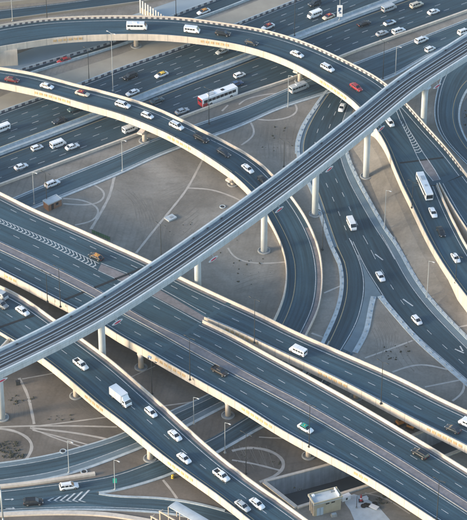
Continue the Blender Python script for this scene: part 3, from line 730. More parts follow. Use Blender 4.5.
for pl in ([(394, 104), (400, 120), (409, 138), (417, 156), (425, 171), (434, 185)], [(398, 106), (408, 128), (424, 154), (435, 170), (441, 182)]):
    mb = MB(); pp = [onrb(r1, *p, .04) for p in pl]
    for i in range(len(pp) - 1):
        t = (pp[i + 1] - pp[i]).normalized(); s_ = Vector((-t.y, t.x, 0)) * .11; mb.quad(pp[i] + s_, pp[i] - s_, pp[i + 1] - s_, pp[i + 1] + s_)
    mb.build('edge_line', M_WHITE, fl1)

# ------------------------------------------------------------------ flyover 2 (inner curve that comes down to the ground)
Z2 = 6.6 + PAR
a2_far = [(-60, 59, Z2), (-30, 62, Z2), (0, 67, Z2), (25, 70.5, Z2), (50, 76.5, Z2), (75, 83.5, Z2), (100, 89.6, Z2), (117, 94.2, Z2), (142, 101.7, Z2), (167, 111.5, Z2), (192, 124, Z2 - .4), (217, 136.5, Z2 - 1.8), (234, 145, Z2 - 3), (259, 160.5, Z2 - 4.5), (273, 174, Z2 - 5.2), (286, 188, Z2 - 5.7), (301, 208, Z2 - 6.1), (311, 226, Z2 - 6.3), (319, 246, Z2 - 6.3), (323, 270.5, Z2 - 6.4), (321.5, 295, Z2 - 6.4), (317, 312, Z2 - 6.4), (303, 340, Z2 - 6.4)]
a2_near = [(-60, 72, Z2), (-30, 77, Z2), (0, 82.5, Z2), (25, 87.5, Z2), (50, 93.5, Z2), (82.5, 103.5, Z2), (117, 113, Z2), (142, 122.5, Z2), (167, 133.5, Z2), (192, 147, Z2 - .4), (217, 163, Z2 - 1.8), (234, 175, Z2 - 3), (251.5, 192, Z2 - 4.5), (260, 203, Z2 - 5.2), (268, 217, Z2 - 5.8), (276.5, 233, Z2 - 6.1), (283, 249, Z2 - 6.3), (286, 263, Z2 - 6.3), (285, 288, Z2 - 6.4), (279, 308, Z2 - 6.4), (268, 330, Z2 - 6.4)]
fl2, r2 = bridge('curved_flyover', 'inner curved cream flyover descending from the left to the sand below the viaduct', 'flyover', path(a2_far), path(a2_near), Z2, 1.5,
    lines=(('solid', 2.1), ('yellow', -1.9, 0, 118), ('yellow', -2.9, 118, None)), soffit=True, strips=((.5, 1.6, 150, None, M_PINK),))
print('arc2', r2.wid(), r2.L)
relief(fl2, r2, 'B', 33, 74); relief(fl2, r2, 'B', 166, 199)
edge_wall(fl2, r2, 'B', .655, .95); edge_wall(fl2, r2, 'A', .64, .95)
pier(fl2, 144.5, 141, 4.9, cap=3.3, capdir=Vector((.45, .9, 0)).normalized());  pier(fl2, 233, 184, 2.6, cap=2.5, capdir=Vector((.7, .7, 0)).normalized())

# ------------------------------------------------------------------ main straight bridge
Z3 = 6.6 + PAR
m_far = [(-80, 155), (-30, 178), (0, 191.5), (32.5, 208), (75, 226.5), (117, 245.5), (149.5, 260), (182, 277), (230, 299.5)]
m_near = [(-150, 193), (-91, 222), (-40, 248), (0, 270.5), (25, 283), (50, 296.5), (75, 309), (103, 325), (117, 335), (142, 348), (155, 355.8)]
mz = lambda l: [(u, v, Z3) for u, v in l]
mbr, rm = bridge('straight_bridge', 'wide straight cream bridge crossing from the left edge to the lower right corner', 'bridge', path(mz(m_far)), path(mz(m_near)), Z3, 1.7,
    lines=(('solid', 2.3), ('dash', ('f', .135)), ('solid', -1.9), ('dash', ('f', .46)), ('dash', ('f', .845))), strips=((.5, 1.4, 0, None, M_PINK),))
print('main', rm.wid(), rm.L)
# after the nose: main part
n_far = [(203, 319.5), (234, 334.5), (259, 348.5), (284, 362), (309, 375.5), (334, 389.5), (351, 399), (382, 417), (400, 428), (425, 442.5), (450, 458), (467, 468.5), (500, 489), (540, 514)]
n_near = [(155, 355.8), (167, 363), (192, 377), (217, 391), (234, 400.5), (256, 414), (274, 426), (309, 445.5), (334, 458.5), (350, 467), (375, 481.5), (400, 497), (435, 520), (470, 542), (500, 561)]
rmp, rn = bridge('straight_bridge', 'near two way half of the straight bridge below the dark gap', 'bridge', path(mz(n_far)), path(mz(n_near)), Z3, 1.7,
    lines=(('solid', 1.9), ('dash', ('f', .275)), ('solid', -1.9), ('dash', ('f', .76))), strips=((.5, 1.2, 0, None, M_PINK),))
print('main2', rn.wid(), rn.L)
q_far = [(230, 299.5), (264, 315), (284, 325.5), (309, 337), (351, 355.5), (400, 377), (437, 396), (467, 410), (510, 430), (545, 447)]
q_near = [(204, 317), (234, 329.5), (259, 341.5), (284, 353.5), (309, 365), (351, 385.5), (380, 401), (405, 414.5), (425, 425), (450, 437), (467, 446), (500, 463), (535, 481)]
rqp, rq = bridge('branch_bridge', 'two lane branch bridge splitting off above the dark gap with a white van', 'bridge', path(mz(q_far)), path(mz(q_near)), Z3, 1.7,
    lines=(('solid', 2.2), ('dash', ('f', .54)), ('solid', -1.5)), strips=((.5, 1.3, 0, None, M_PINK),))
print('branch', rq.wid(), rq.L)
mb = MB(); zq = Z3 - PAR + .016
mb.poly([P(u, v, zq) for u, v in [(229.5, 300.5), (205.5, 316.8), (208, 319), (233.5, 302.8)]]); mb.poly([P(u, v, zq) for u, v in [(202.5, 319), (153.8, 355.2), (158, 356.5), (206, 321)]])
mb.build('road_surface', M_ROAD, mbr)
relief(mbr, rm, 'B', 0, 22); relief(rmp, rn, 'B', 155, 192); relief(rmp, rn, 'B', 240, 278); relief(rmp, rn, 'B', 350, 373); relief(rqp, rq, 'B', 222, 262); relief(rqp, rq, 'B', 314, 352); relief(rqp, rq, 'B', 426, 467)
# median: pinkish strip with two low rails
def median(parent, rb, pts_hi, pts_lo):
    mr = Ribbon(path(pts_hi, Z3 - PAR), path(pts_lo, Z3 - PAR)); mb = MB(); surf(mb, mr, 0, 1, .15, frac=(0, 1))
    mb.build('median_strip', M_PINK, parent)
    for s in ('A', 'B'):
        mb = MB(); sweep(mb, mr.A if s == 'A' else mr.B, inwards(mr, s), [(-.14, 0), (-.14, .3), (.08, .3), (.08, 0)]); mb.build('median_kerb', M_MEDK, parent)
        mb = MB(); pts = mr.A if s == 'A' else mr.B; inn = inwards(mr, s)
        for i in range(len(pts) - 1):
            a, b = pts[i] - inn[i] * .75 + Vector((0, 0, .025)), pts[i + 1] - inn[i] * .75 + Vector((0, 0, .025)); mb.quad(a - inn[i] * .08, a + inn[i] * .08, b + inn[i] * .08, b - inn[i] * .08)
        mb.build('edge_line', M_WHITE, parent)
    return mr
median(mbr, rm, [(-60, 215), (0, 243), (50, 266.5), (100, 292), (117, 303), (145, 320), (178.8, 336.5)], [(-66, 220), (0, 250), (50, 274), (100, 300), (117, 310.5), (145, 325), (174.5, 341.5)])
median(rmp, rn, [(178.8, 336.5), (205, 350), (234, 366.5), (270, 386), (309, 406), (350, 430), (400, 460), (467, 503), (520, 536)], [(174.5, 341.5), (200, 356), (234, 374), (270, 393), (309, 414), (350, 438), (400, 468.5), (467, 512), (515, 543)])
# chevron lane between the two directions of the far carriageway
zz = Z3 - PAR
chev(mbr, [P(*p, zz) for p in [(-40, 202), (0, 219), (50, 240), (99, 263.5)]], [P(*p, zz) for p in [(-40, 206), (0, 223), (50, 245.5), (97, 269.5)]], .03, 1.45, .42, 1.0)
mb = MB(); mb.poly([P(*p, zz + .02) for p in [(101, 264), (150, 284), (207, 318), (203, 322), (150, 294), (98, 270)]]); mb.build('gore_paving', M_PINK, mbr)
mb = MB()
for pl in ([(101, 263), (150, 283), (206, 314)], [(98, 270.5), (150, 295), (201, 323)]):
    pp = path(pl, zz + .035)
    for i in range(len(pp) - 1):
        t = (pp[i + 1] - pp[i]).normalized(); s = Vector((-t.y, t.x, 0)) * .1; mb.quad(pp[i] + s, pp[i] - s, pp[i + 1] - s, pp[i + 1] + s)
mb.build('edge_line', M_WHITE, mbr)
joint(mbr, rm, (64, 300), (155, 263), .95)
for (u, v) in ((141, 367.5),): pier(mbr, u, v, 5.0)
for (u, v) in ((228, 415.5), (308.5, 456)): pier(rmp, u, v, 5.0)
dperp = Vector((.60, .80, 0))
for base in ((141, 367.5), (45, 316)): 
    pier(mbr, 0, 0, 5.0, u_is_world=P(*base) + dperp * 13); pier(mbr, 0, 0, 5.0, u_is_world=P(*base) + dperp * 26)
for base in ((228, 415.5), (308.5, 456), (395, 508)): pier(rmp, 0, 0, 5.0, u_is_world=P(*base) + dperp * 13)
for base in ((262, 361), (350, 403)): pier(rqp, 0, 0, 5.0, u_is_world=P(*base) + dperp * 3)

# ------------------------------------------------------------------ lower-left ramp
Z4 = 5.6 + PAR
r_far = [(-70, 252, Z4), (-30, 272, Z4), (0, 285, Z4), (25, 297.5, Z4), (52, 317, Z4), (82.5, 338, Z4), (100, 351, Z4), (117, 364, Z4), (142, 386, Z4), (167, 408, Z4), (192, 431, Z4), (217, 453, Z4), (234, 466.5, Z4), (259, 485, Z4), (284, 502, Z4), (307, 519, Z4), (340, 542, Z4)]
r_near = [(-100, 286, Z4), (-55, 301, Z4), (-20, 320, Z4), (9, 338, Z4), (25, 346.5, Z4), (42.5, 358, Z4), (60, 372, Z4), (75, 384.5, Z4), (100, 406, Z4), (117, 418, Z4), (142, 439, Z4), (167, 459, Z4), (192, 477, Z4), (217, 494.5, Z4), (234, 508, Z4), (252, 522, Z4), (290, 552, Z4)]
rr, r4 = bridge('two_lane_ramp', 'cream two lane ramp running from left edge to bottom centre carrying the truck', 'flyover', path(r_far), path(r_near), Z4, 1.6,
    lines=(('solid', 2.3), ('dash', ('f', .5)), ('yellow', -1.7)), strips=((.5, 1.4, 0, None, M_PINK),))
print('ramp', r4.wid(), r4.L)
relief(rr, r4, 'B', 84, 109); relief(rr, r4, 'B', 167, 200)
pier(rr, 76, 396, 4.0); pier(rr, 150, 458.5, 4.0)
joint(rr, r4, (-8, 330), (34, 315.5), .9)
s_far = [(9, 338.5, Z4), (3, 345, Z4), (-12, 360, Z4), (-40, 378, Z4)]; s_near = [(-22, 320.5, Z4), (-30, 335, Z4), (-45, 350, Z4), (-70, 362, Z4)]
bridge('side_ramp', 'side ramp parting from the two lane ramp at the left edge behind the viaduct', 'flyover', path(s_far), path(s_near), Z4, 1.5, lines=(('solid', 1.0),))

# ------------------------------------------------------------------ metro viaduct
ZV = 20.6
v_far = [(-90, 392), (-40, 366), (0, 347.5), (75, 310), (150, 263), (198, 230), (250, 193), (301, 154.5), (350, 115.5), (387.5, 84.5), (406, 71), (467, 32.5), (530, -8), (560, -28)]
va = smooth(path([(u, v, ZV) for u, v in v_far]), 8)
WV = 9.0; A_, B_ = [], []
for i, p in enumerate(va):
    t = (va[min(i + 1, len(va) - 1)] - va[max(i - 1, 0)]).normalized(); s_ = Vector((-t.y, t.x, 0)) * WV; A_.append(p); B_.append(p - s_)
vr = Ribbon(A_, B_, 0.0, 2.5); M_WALK = concrete('walkway_concrete', (0.17, 0.21, 0.24), 0.25, 0.4); M_SW_RAIL = plain('bright_rail', (.62, .64, .65), .35, .4)
for k in range(0, vr.n, 8): print('near bottom', [round(x) for x in proj(vr.B[k] + Vector((0, 0, -3.2)))], end=' ')
met = thing('metro_viaduct', 'pale blue grey elevated metro viaduct crossing diagonally above everything', 'viaduct', (vr.C[vr.n // 2].x, vr.C[vr.n // 2].y, 0))
Zr = lambda z: Vector((0, 0, z))
mb = MB(); rings = []
for a, b in zip(vr.A, vr.B):
    d_ = (b - a).normalized(); pr = [(0, 0), (0, -.8), (.22, -.86), (.22, -1.0), (.1, -1.05), (.35, -2.7), (.9, -3.1), (2.2, -3.3), (WV - 2.2, -3.3), (WV - .9, -3.1), (WV - .35, -2.7), (WV - .1, -1.05), (WV - .22, -1.0), (WV - .22, -.86), (WV, -.8), (WV, 0), (WV - .55, 0), (WV - .57, -1.2), (.57, -1.2), (.55, 0)]
    rings.append([a + d_ * x + Zr(z) for x, z in pr])
mb.loft(rings); mb.build('trough_girder', M_METRO, met)
def vstrip(name, x0, x1, z0, z1, mt):
    k = MB(); k.loft([[a + (b - a).normalized() * x + Zr(z) for x, z in ((x0, z0), (x0, z1), (x1, z1), (x1, z0))] for a, b in zip(vr.A, vr.B)]); return k.build(name, mt, met)
vstrip('walkway', .59, 1.35, -1.25, -.95, M_WALK); vstrip('walkway', WV - 1.35, WV - .59, -1.25, -.95, M_WALK)
vstrip('cable_trough', 1.36, 1.5, -1.25, -.95, M_TRACKD); vstrip('cable_trough', WV - 1.5, WV - 1.36, -1.25, -.95, M_TRACKD)
vstrip('track_bed', 1.51, 4.2, -1.25, -1.12, M_TRACK); vstrip('track_bed', WV - 4.2, WV - 1.51, -1.25, -1.12, M_TRACK)
vstrip('centre_walkway', 4.3, WV - 4.3, -1.25, -.9, M_WALK)
for x in (2.1, 3.54, WV - 2.1, WV - 3.54):
    vstrip('rail_plinth', x - .16, x + .16, -1.12, -1.0, M_METRO); vstrip('rail', x - .06, x + .06, -1.0, -.84, M_SW_RAIL)
vstrip('conductor_rail', 1.6, 1.72, -1.11, -.8, M_RAIL); vstrip('conductor_rail', WV - 1.72, WV - 1.6, -1.11, -.8, M_RAIL)
vstrip('drain_channel', 2.6, 3.04, -1.115, -1.10, M_TRACKD); vstrip('drain_channel', WV - 3.04, WV - 2.6, -1.115, -1.1, M_TRACKD)
# segment joints of the girder: fine dark grooves
k = MB(); m = 3.0
while m < vr.L - 3:
    for x_ in (1.0, WV - 1.0):
        q = vr.at(m, x_); t_ = (vr.at(m + 1, x_) - q).normalized(); k.box((q.x, q.y, q.z - .65), (.7, .25, .25), 0, math.atan2(t_.y, t_.x))
    m += 19 if int(m) % 3 else 6.5
k.build('line_side_boxes', M_TRACKD, met, kind='stuff')
k = MB(); m = 2.0
while m < vr.L - 3:
    for x0, x1 in ((-.012, .0), (WV, WV + .012)):
        a = vr.at(m, 0); b = vr.at(m, WV); d_ = (b - a).normalized(); t = Vector((-d_.y, d_.x, 0)) * .018
        for za, zb, xx0, xx1 in ((-1.05, -2.7, .1, .35),):
            off = (lambda x: -x) if x0 < 0 else (lambda x: x)
            pa = a + d_ * ((xx0 - .012) if x0 < 0 else (WV - xx0 + .012)) + Zr(za); pb = a + d_ * ((xx1 - .012) if x0 < 0 else (WV - xx1 + .012)) + Zr(zb)
            k.quad(pa - t, pa + t, pb + t, pb - t)
    m += 3.2
k.build('segment_joints', M_TRACKD, met, kind='stuff')
for (u, v) in ((423, 132), (366, 176.5), (315, 214.5), (264, 251), (198, 299), (103, 368), (2, 418)):
    pw = P(u, v); o = MB(); o.cyl(pw, [(1.0, -.2), (1.0, 15.2), (1.12, 16.2), (1.5, 17.0), (1.9, 17.4)], 28); oo = o.build('pier', M_METRO, met, True)
    b = MB(); b.cyl(pw, [(1.95, -.3), (1.95, .3), (1.7, .36), (1.65, .1)], 28); b.build('pier_base', M_CONC, oo)

# ------------------------------------------------------------------ thin evening haze over the whole place
HAZE = 0.00005
hz = MB(); hz.loft([[Vector((x, y, z)) for x, y in ((-900, -120), (900, -120), (900, 1700), (-900, 1700))] for z in (-8, 460)])
hm = bpy.data.materials.new('haze_air'); hm.use_nodes = True; ht = hm.node_tree; ht.nodes.remove(ht.nodes['Principled BSDF'])
pv = ht.nodes.new('ShaderNodeVolumePrincipled'); pv.inputs['Density'].default_value = HAZE; pv.inputs['Color'].default_value = (.82, .90, .95, 1); pv.inputs['Anisotropy'].default_value = .2
ht.links.new(pv.outputs[0], ht.nodes['Material Output'].inputs['Volume'])
ho = hz.build('haze', hm); ho['kind'] = 'stuff'
# ------------------------------------------------------------------ vehicles
PAINT = {}
def paint(c):
    if c not in PAINT:
        cols = dict(white=(.86, .88, .88), silver=(.46, .50, .52), grey=(.22, .25, .27), black=(.008, .013, .020), dark=(.02, .034, .052), maroon=(.16, .025, .03), red=(.36, .03, .04),
                    blue=(.03, .09, .20), brown=(.045, .038, .034), orange=(.55, .24, .05), yellow=(.78, .52, .06), green=(.02, .35, .26), teal=(.05, .10, .12), cream=(.62, .57, .46))
        PAINT[c] = plain('paint_' + c, cols[c], .38, 0.0, coat=.25)
    return PAINT[c]
M_GLASS = plain('vehicle_glass', (.02, .03, .04), .08, 0.0, coat=.4)
M_TYRE = plain('tyre_rubber', (.015, .015, .015), .9); M_RIM = plain('wheel_rim', (.35, .36, .37), .4, .7)
M_HEAD = plain('headlight_lens', (.75, .78, .8), .15); M_TAIL = plain('tail_light_lens', (.5, .02, .02), .25); M_TRIM = plain('black_trim', (.03, .032, .035), .7)
def sect(hw, z0, z1, top=.92, bot=.95, mid=.45):
    zm = z0 + (z1 - z0) * mid
    return [(-hw * bot, z0), (-hw, zm), (-hw * .985, z1 - (z1 - z0) * .12), (-hw * top, z1), (hw * top, z1), (hw * .985, z1 - (z1 - z0) * .12), (hw, zm), (hw * bot, z0)]
def body_mb(st):
    mb = MB(); mb.loft([[Vector((x, y, z)) for y, z in sect(hw, z0, z1)][::-1] for x, hw, z0, z1 in st]); return mb
def frustum(mb, x0, x1, hw0, z0, x2, x3, hw1, z1, mi=0):
    a = [(x0, -hw0, z0), (x1, -hw0, z0), (x1, hw0, z0), (x0, hw0, z0)]; b = [(x2, -hw1, z1), (x3, -hw1, z1), (x3, hw1, z1), (x2, hw1, z1)]
    mb.loft([[Vector(p) for p in a], [Vector(p) for p in b]], mi)
CAT = dict(hatch='car', sedan='car', suv='car', taxi='taxi', van='van', minibus='minibus', bus='bus', truck='truck', pickup='pickup truck')
def wheels(root, xs, hw, r):
    for x in xs:
        for sd in (-1, 1):
            mb = MB(); p = (x, sd * (hw - .2), r); q = (x, sd * (hw + .02), r); mb.tube(p, q, r, r, 14, 0); o = mb.build('wheel', M_TYRE, root)
            k = MB(); k.tube((x, sd * (hw + .021), r), (x, sd * (hw + .035), r), r * .6, r * .55, 10); k.build('rim', M_RIM, o)
def lights(root, xf, xb, hw, zf, zb, s=.3):
    for sd in (-1, 1):
        mb = MB(); mb.box((xf, sd * hw, zf), (.1, s, .16)); mb.build('headlight', M_HEAD, root)
        mb = MB(); mb.box((xb, sd * hw, zb), (.1, s * .9, .2)); mb.build('tail_light', M_TAIL, root)
def posts(mb, x0, x1, hw0, z0, x2, x3, hw1, z1, th=.045, mids=()):
    for sd in (-1, 1):
        for a, b in ((x0, x2), (x1, x3)) + tuple((m, m) for m in mids): mb.tube((a, sd * (hw0 + .0), z0), (b, sd * (hw1 + .015), z1), th, th, 6)
def make_vehicle(kind, colour, accent=None):
    root = bpy.data.objects.new('vehicle', None); SC.collection.objects.link(root); pm = paint(colour)
    if kind in ('sedan', 'taxi', 'police'):
        body_mb([(-2.36, .62, .40, .78), (-2.30, .80, .30, .93), (-1.7, .88, .22, 1.0), (-.2, .91, .2, .98), (1.0, .91, .2, .95), (1.75, .89, .22, .84), (2.22, .80, .27, .70), (2.36, .62, .36, .58)]).build('body', pm, root, True)
        g = (-1.82, 1.15, .80, .95, -1.15, .35, .66, 1.40); mb = MB(); frustum(mb, *g); mb.build('windows', M_GLASS, root)
        mb = MB(); frustum(mb, -1.2, .42, .69, 1.395, -1.05, .22, .62, 1.46); posts(mb, *g, mids=(-.35,)); mb.build('roof', paint(accent) if accent else pm, root)
        wheels(root, (-1.4, 1.42), .9, .33); lights(root, 2.28, -2.31, .6, .62, .78)
        if kind in ('taxi', 'police'):
            mb = MB(); mb.box((-.3, 0, 1.51), (.2, .45, .12) if kind == 'taxi' else (.3, 1.1, .12), 0); mb.build('roof_sign', paint('yellow' if kind == 'taxi' else 'blue'), root)
    elif kind == 'hatch':
        body_mb([(-2.02, .66, .40, .95), (-1.96, .82, .30, 1.02), (-1.3, .87, .22, 1.02), (.8, .87, .2, .98), (1.5, .85, .24, .86), (1.92, .76, .3, .72), (2.04, .6, .38, .6)]).build('body', pm, root, True)
        g = (-1.93, 1.12, .78, .98, -1.7, .28, .64, 1.48); mb = MB(); frustum(mb, *g); mb.build('windows', M_GLASS, root)
        mb = MB(); frustum(mb, -1.78, .34, .67, 1.475, -1.66, .18, .60, 1.54); posts(mb, *g, mids=(-.4,)); mb.build('roof', pm, root)
        wheels(root, (-1.25, 1.25), .87, .32); lights(root, 1.96, -1.99, .58, .64, .85)
    elif kind == 'suv':
        body_mb([(-2.42, .72, .5, 1.05), (-2.36, .90, .36, 1.18), (-1.6, .95, .3, 1.2), (1.0, .95, .3, 1.15), (1.8, .93, .32, 1.06), (2.3, .86, .38, .92), (2.44, .7, .48, .78)]).build('body', pm, root, True)
        g = (-2.30, 1.30, .86, 1.16, -2.0, .55, .74, 1.74); mb = MB(); frustum(mb, *g); mb.build('windows', M_GLASS, root)
        mb = MB(); frustum(mb, -2.05, .6, .77, 1.735, -1.95, .48, .70, 1.82); posts(mb, *g, th=.055, mids=(-1.1, -.1)); mb.build('roof', pm, root)
        mb = MB(); 
        for sd in (-1, 1): mb.tube((-1.7, sd * .62, 1.87), (.2, sd * .62, 1.87), .03, .03, 6)
        mb.build('roof_rails', M_TRIM, root)
        wheels(root, (-1.45, 1.5), .94, .39); lights(root, 2.34, -2.38, .68, .85, 1.0)
    elif kind in ('van', 'minibus'):
        L, hw, h = (2.6, .95, 2.2) if kind == 'van' else (3.5, 1.03, 2.6)
        body_mb([(-L, hw * .96, .4, h * .97), (-L + .08, hw, .32, h), (L - 1.15, hw, .32, h), (L - .95, hw, .32, h * .99), (L - .3, hw * .97, .34, h * .58), (L - .05, hw * .9, .38, h * .47), (L, hw * .8, .45, h * .38)]).build('body', pm, root)
        n = 4 if kind == 'van' else 5; x = -L + .35; ww = (2 * L - 1.7) / n - .12
        for i in range(n):
            for sd in (-1, 1): mb = MB(); mb.box((x + ww / 2, sd * (hw * .985 + .008), h * .70), (ww, .04, h * .24)); mb.build('side_window', M_GLASS, root)
            x += ww + .12
        mb = MB(); mb.loft([[Vector((L - .93, y, h * .96)) for y in (-hw * .86, hw * .86)] + [Vector((L - .30, y, h * .60)) for y in (hw * .9, -hw * .9)], [Vector((L - .88, y, h * .96)) for y in (-hw * .86, hw * .86)] + [Vector((L - .25, y, h * .60)) for y in (hw * .9, -hw * .9)]]); mb.build('windscreen', M_GLASS, root)
        mb = MB(); mb.box((-L - .005, 0, h * .7), (.04, hw * 1.6, h * .26)); mb.build('rear_window', M_GLASS, root)
        if kind == 'minibus': mb = MB(); mb.box((-.6, 0, h + .1), (1.6, 1.1, .2), 0, 0, .85); mb.build('roof_unit', pm, root)
        else:
            mb = MB()
            for q in range(3): mb.box((-1.6 + q * .8, 0, h + .012), (.06, hw * 1.5, .05))
            mb.build('roof_ribs', pm, root)
        wheels(root, (-L + .95, L - .85), hw * .97, .36); lights(root, L - .03, -L - .01, hw * .7, h * .33, h * .4)
    elif kind == 'bus':
        L, hw, h = 6.4, 1.27, 3.1
        body_mb([(-L, hw * .94, .45, h * .97), (-L + .12, hw, .35, h), (L - .2, hw, .35, h), (L, hw * .94, .45, h * .93)]).build('body', pm, root)
        n = 8; ww = (2 * L - 1.2) / n
        for i in range(n):
            for sd in (-1, 1): mb = MB(); mb.box((-L + .5 + ww * (i + .5), sd * (hw * .985 + .01), h * .66), (ww - .12, .04, h * .30)); mb.build('side_window', M_GLASS, root)
        mb = MB(); mb.box((L + .01, 0, h * .58), (.06, hw * 1.7, h * .46)); mb.build('windscreen', M_GLASS, root)
        mb = MB(); mb.box((-L - .02, 0, h * .55), (.06, hw * 1.86, h * .8)); rp = mb.build('rear_panel', paint(accent) if accent else pm, root)
        mb = MB(); mb.box((-L - .06, 0, h * .68), (.04, hw * 1.3, h * .24)); mb.build('rear_window', M_GLASS, rp)
        mb = MB(); mb.box((-2.6, 0, h + .1), (2.4, 1.5, .24), 0, 0, .9); mb.build('roof_unit', paint('silver'), root); mb = MB(); mb.box((1.6, 0, h + .05), (1.0, .9, .12)); mb.build('roof_hatch', M_TRIM if accent else paint('silver'), root)
        if accent:
            for sd in (-1, 1): mb = MB(); mb.box((-L + 1.0, sd * (hw + .012), h * .32), (1.7, .03, h * .35)); mb.build('side_stripe', paint(accent), root)
        wheels(root, (-L + 3.1, -L + 1.9, L - 2.4), hw * .99, .5); lights(root, L, -L - .06, hw * .75, .8, 1.0)
    elif kind == 'truck':
        mb = MB(); frustum(mb, -3.6, 1.55, 1.2, .95, -3.6, 1.55, 1.2, 3.5); mb.build('cargo_box', pm, root)
        mb = MB()
        for sd in (-1, 1):
            for x in (-3.55, -1.0, 1.5): mb.box((x, sd * 1.215, 2.2), (.09, .04, 2.55))
        mb.build('box_ribs', paint('silver'), root)
        body_mb([(1.75, 1.12, .5, 2.35), (2.9, 1.12, .5, 2.35), (3.35, 1.08, .5, 1.5), (3.5, 1.0, .55, 1.35)]).build('cab', pm, root)
        mb = MB(); mb.loft([[Vector((2.95, y, 2.28)) for y in (-.98, .98)] + [Vector((3.32, y, 1.6)) for y in (1.0, -1.0)], [Vector((3.01, y, 2.28)) for y in (-.98, .98)] + [Vector((3.39, y, 1.6)) for y in (1.0, -1.0)]]); mb.build('windscreen', M_GLASS, root)
        for sd in (-1, 1): mb = MB(); mb.box((2.4, sd * 1.115, 1.9), (.75, .04, .6)); mb.build('side_window', M_GLASS, root)
        mb = MB(); frustum(mb, 1.7, 2.5, 1.0, 2.34, 1.7, 1.95, .95, 3.2); mb.build('wind_deflector', pm, root)
        mb = MB(); mb.box((-.2, 0, .75), (6.4, .9, .3)); mb.build('chassis', M_TRIM, root); mb = MB(); mb.box((3.5, 0, .62), (.12, 2.0, .3)); mb.build('bumper', M_TRIM, root)
        wheels(root, (-2.4, 2.4), 1.1, .48); lights(root, 3.56, -3.62, .85, .75, 1.0)
    elif kind == 'pickup':
        body_mb([(-2.6, .84, .45, 1.0), (-2.55, .92, .38, 1.02), (-.75, .93, .34, 1.02), (1.2, .93, .34, 1.08), (1.95, .91, .36, 1.02), (2.5, .82, .42, .88), (2.6, .7, .5, .76)]).build('body', pm, root, True)
        mb = MB(); mb.box((-1.68, 0, 1.035), (1.62, 1.5, .03)); bd = mb.build('cargo_bed', M_TRIM, root)
        mb = MB()
        for sd in (-1, 1): mb.box((-1.68, sd * .84, 1.16), (1.84, .14, .28))
        mb.box((-2.54, 0, 1.16), (.12, 1.6, .28)); mb.build('bed_side', pm, root)
        g = (-.82, 1.35, .84, 1.05, -.6, .7, .72, 1.66); mb = MB(); frustum(mb, *g); mb.build('windows', M_GLASS, root)
        mb = MB(); frustum(mb, -.66, .76, .75, 1.655, -.55, .62, .68, 1.74); posts(mb, *g, th=.05, mids=(.1,)); mb.build('roof', pm, root)
        wheels(root, (-1.65, 1.65), .92, .39); lights(root, 2.52, -2.6, .66, .82, .85)
    return root
PROTO = {}
def copy_tree(o, parent=None):
    c = o.copy(); SC.collection.objects.link(c)
    if parent: c.parent = parent
    for ch in list(o.children): copy_tree(ch, c)
    return c
VNAME = dict(hatch='hatchback', sedan='saloon_car', suv='off_road_car', taxi='taxi', van='van', minibus='minibus', bus='bus', truck='box_truck', pickup='pickup_truck', police='patrol_car')
def drive(kind, colour, rb, sgn, u, v, label, group, accent=None, scale=1.0, turn=0.0):
    key = (kind, colour, accent)
    if key not in PROTO: PROTO[key] = o = make_vehicle(kind, colour, accent)
    else: o = copy_tree(PROTO[key])
    m, f = locate(rb, u, v); hgt = .8 * (1.6 if kind in ('bus', 'truck') else 1.0)
    # the bearing was taken at the vehicle's middle height: step back to the road under it
    m, f = locate(rb, u, v + hgt * 2.7)
    p = rb.at(m, 0, f, .01); q = rb.at(m + 3, 0, f); q0 = rb.at(m - 3, 0, f); t = (q - q0).normalized() * sgn
    o.name = VNAME[kind]; o.location = p; o.rotation_euler = (0, -math.asin(t.z), math.atan2(t.y, t.x) + turn); k_ = 1.04 + .05 * math.sin(u * 3.1 + v); o.scale = (scale * k_, scale * 1.03, scale * (1.02 + .04 * math.sin(u + v * 2.3)))
    o['label'] = label; o['category'] = CAT.get(kind, 'car'); o['group'] = group
    return o
GA, GB, GH, GF, GM, GR, GQ, GC, GS, GE = ('vehicles on the outer curved flyover', 'vehicles on the inner curved flyover', 'vehicles on the near highway carriageway', 'vehicles on the far highway carriageway',
   'vehicles on the straight bridge', 'vehicles on the two lane ramp', 'vehicles on the branch bridge', 'vehicles on the loop road', 'vehicles on the service roads', 'vehicles on the lower roads')
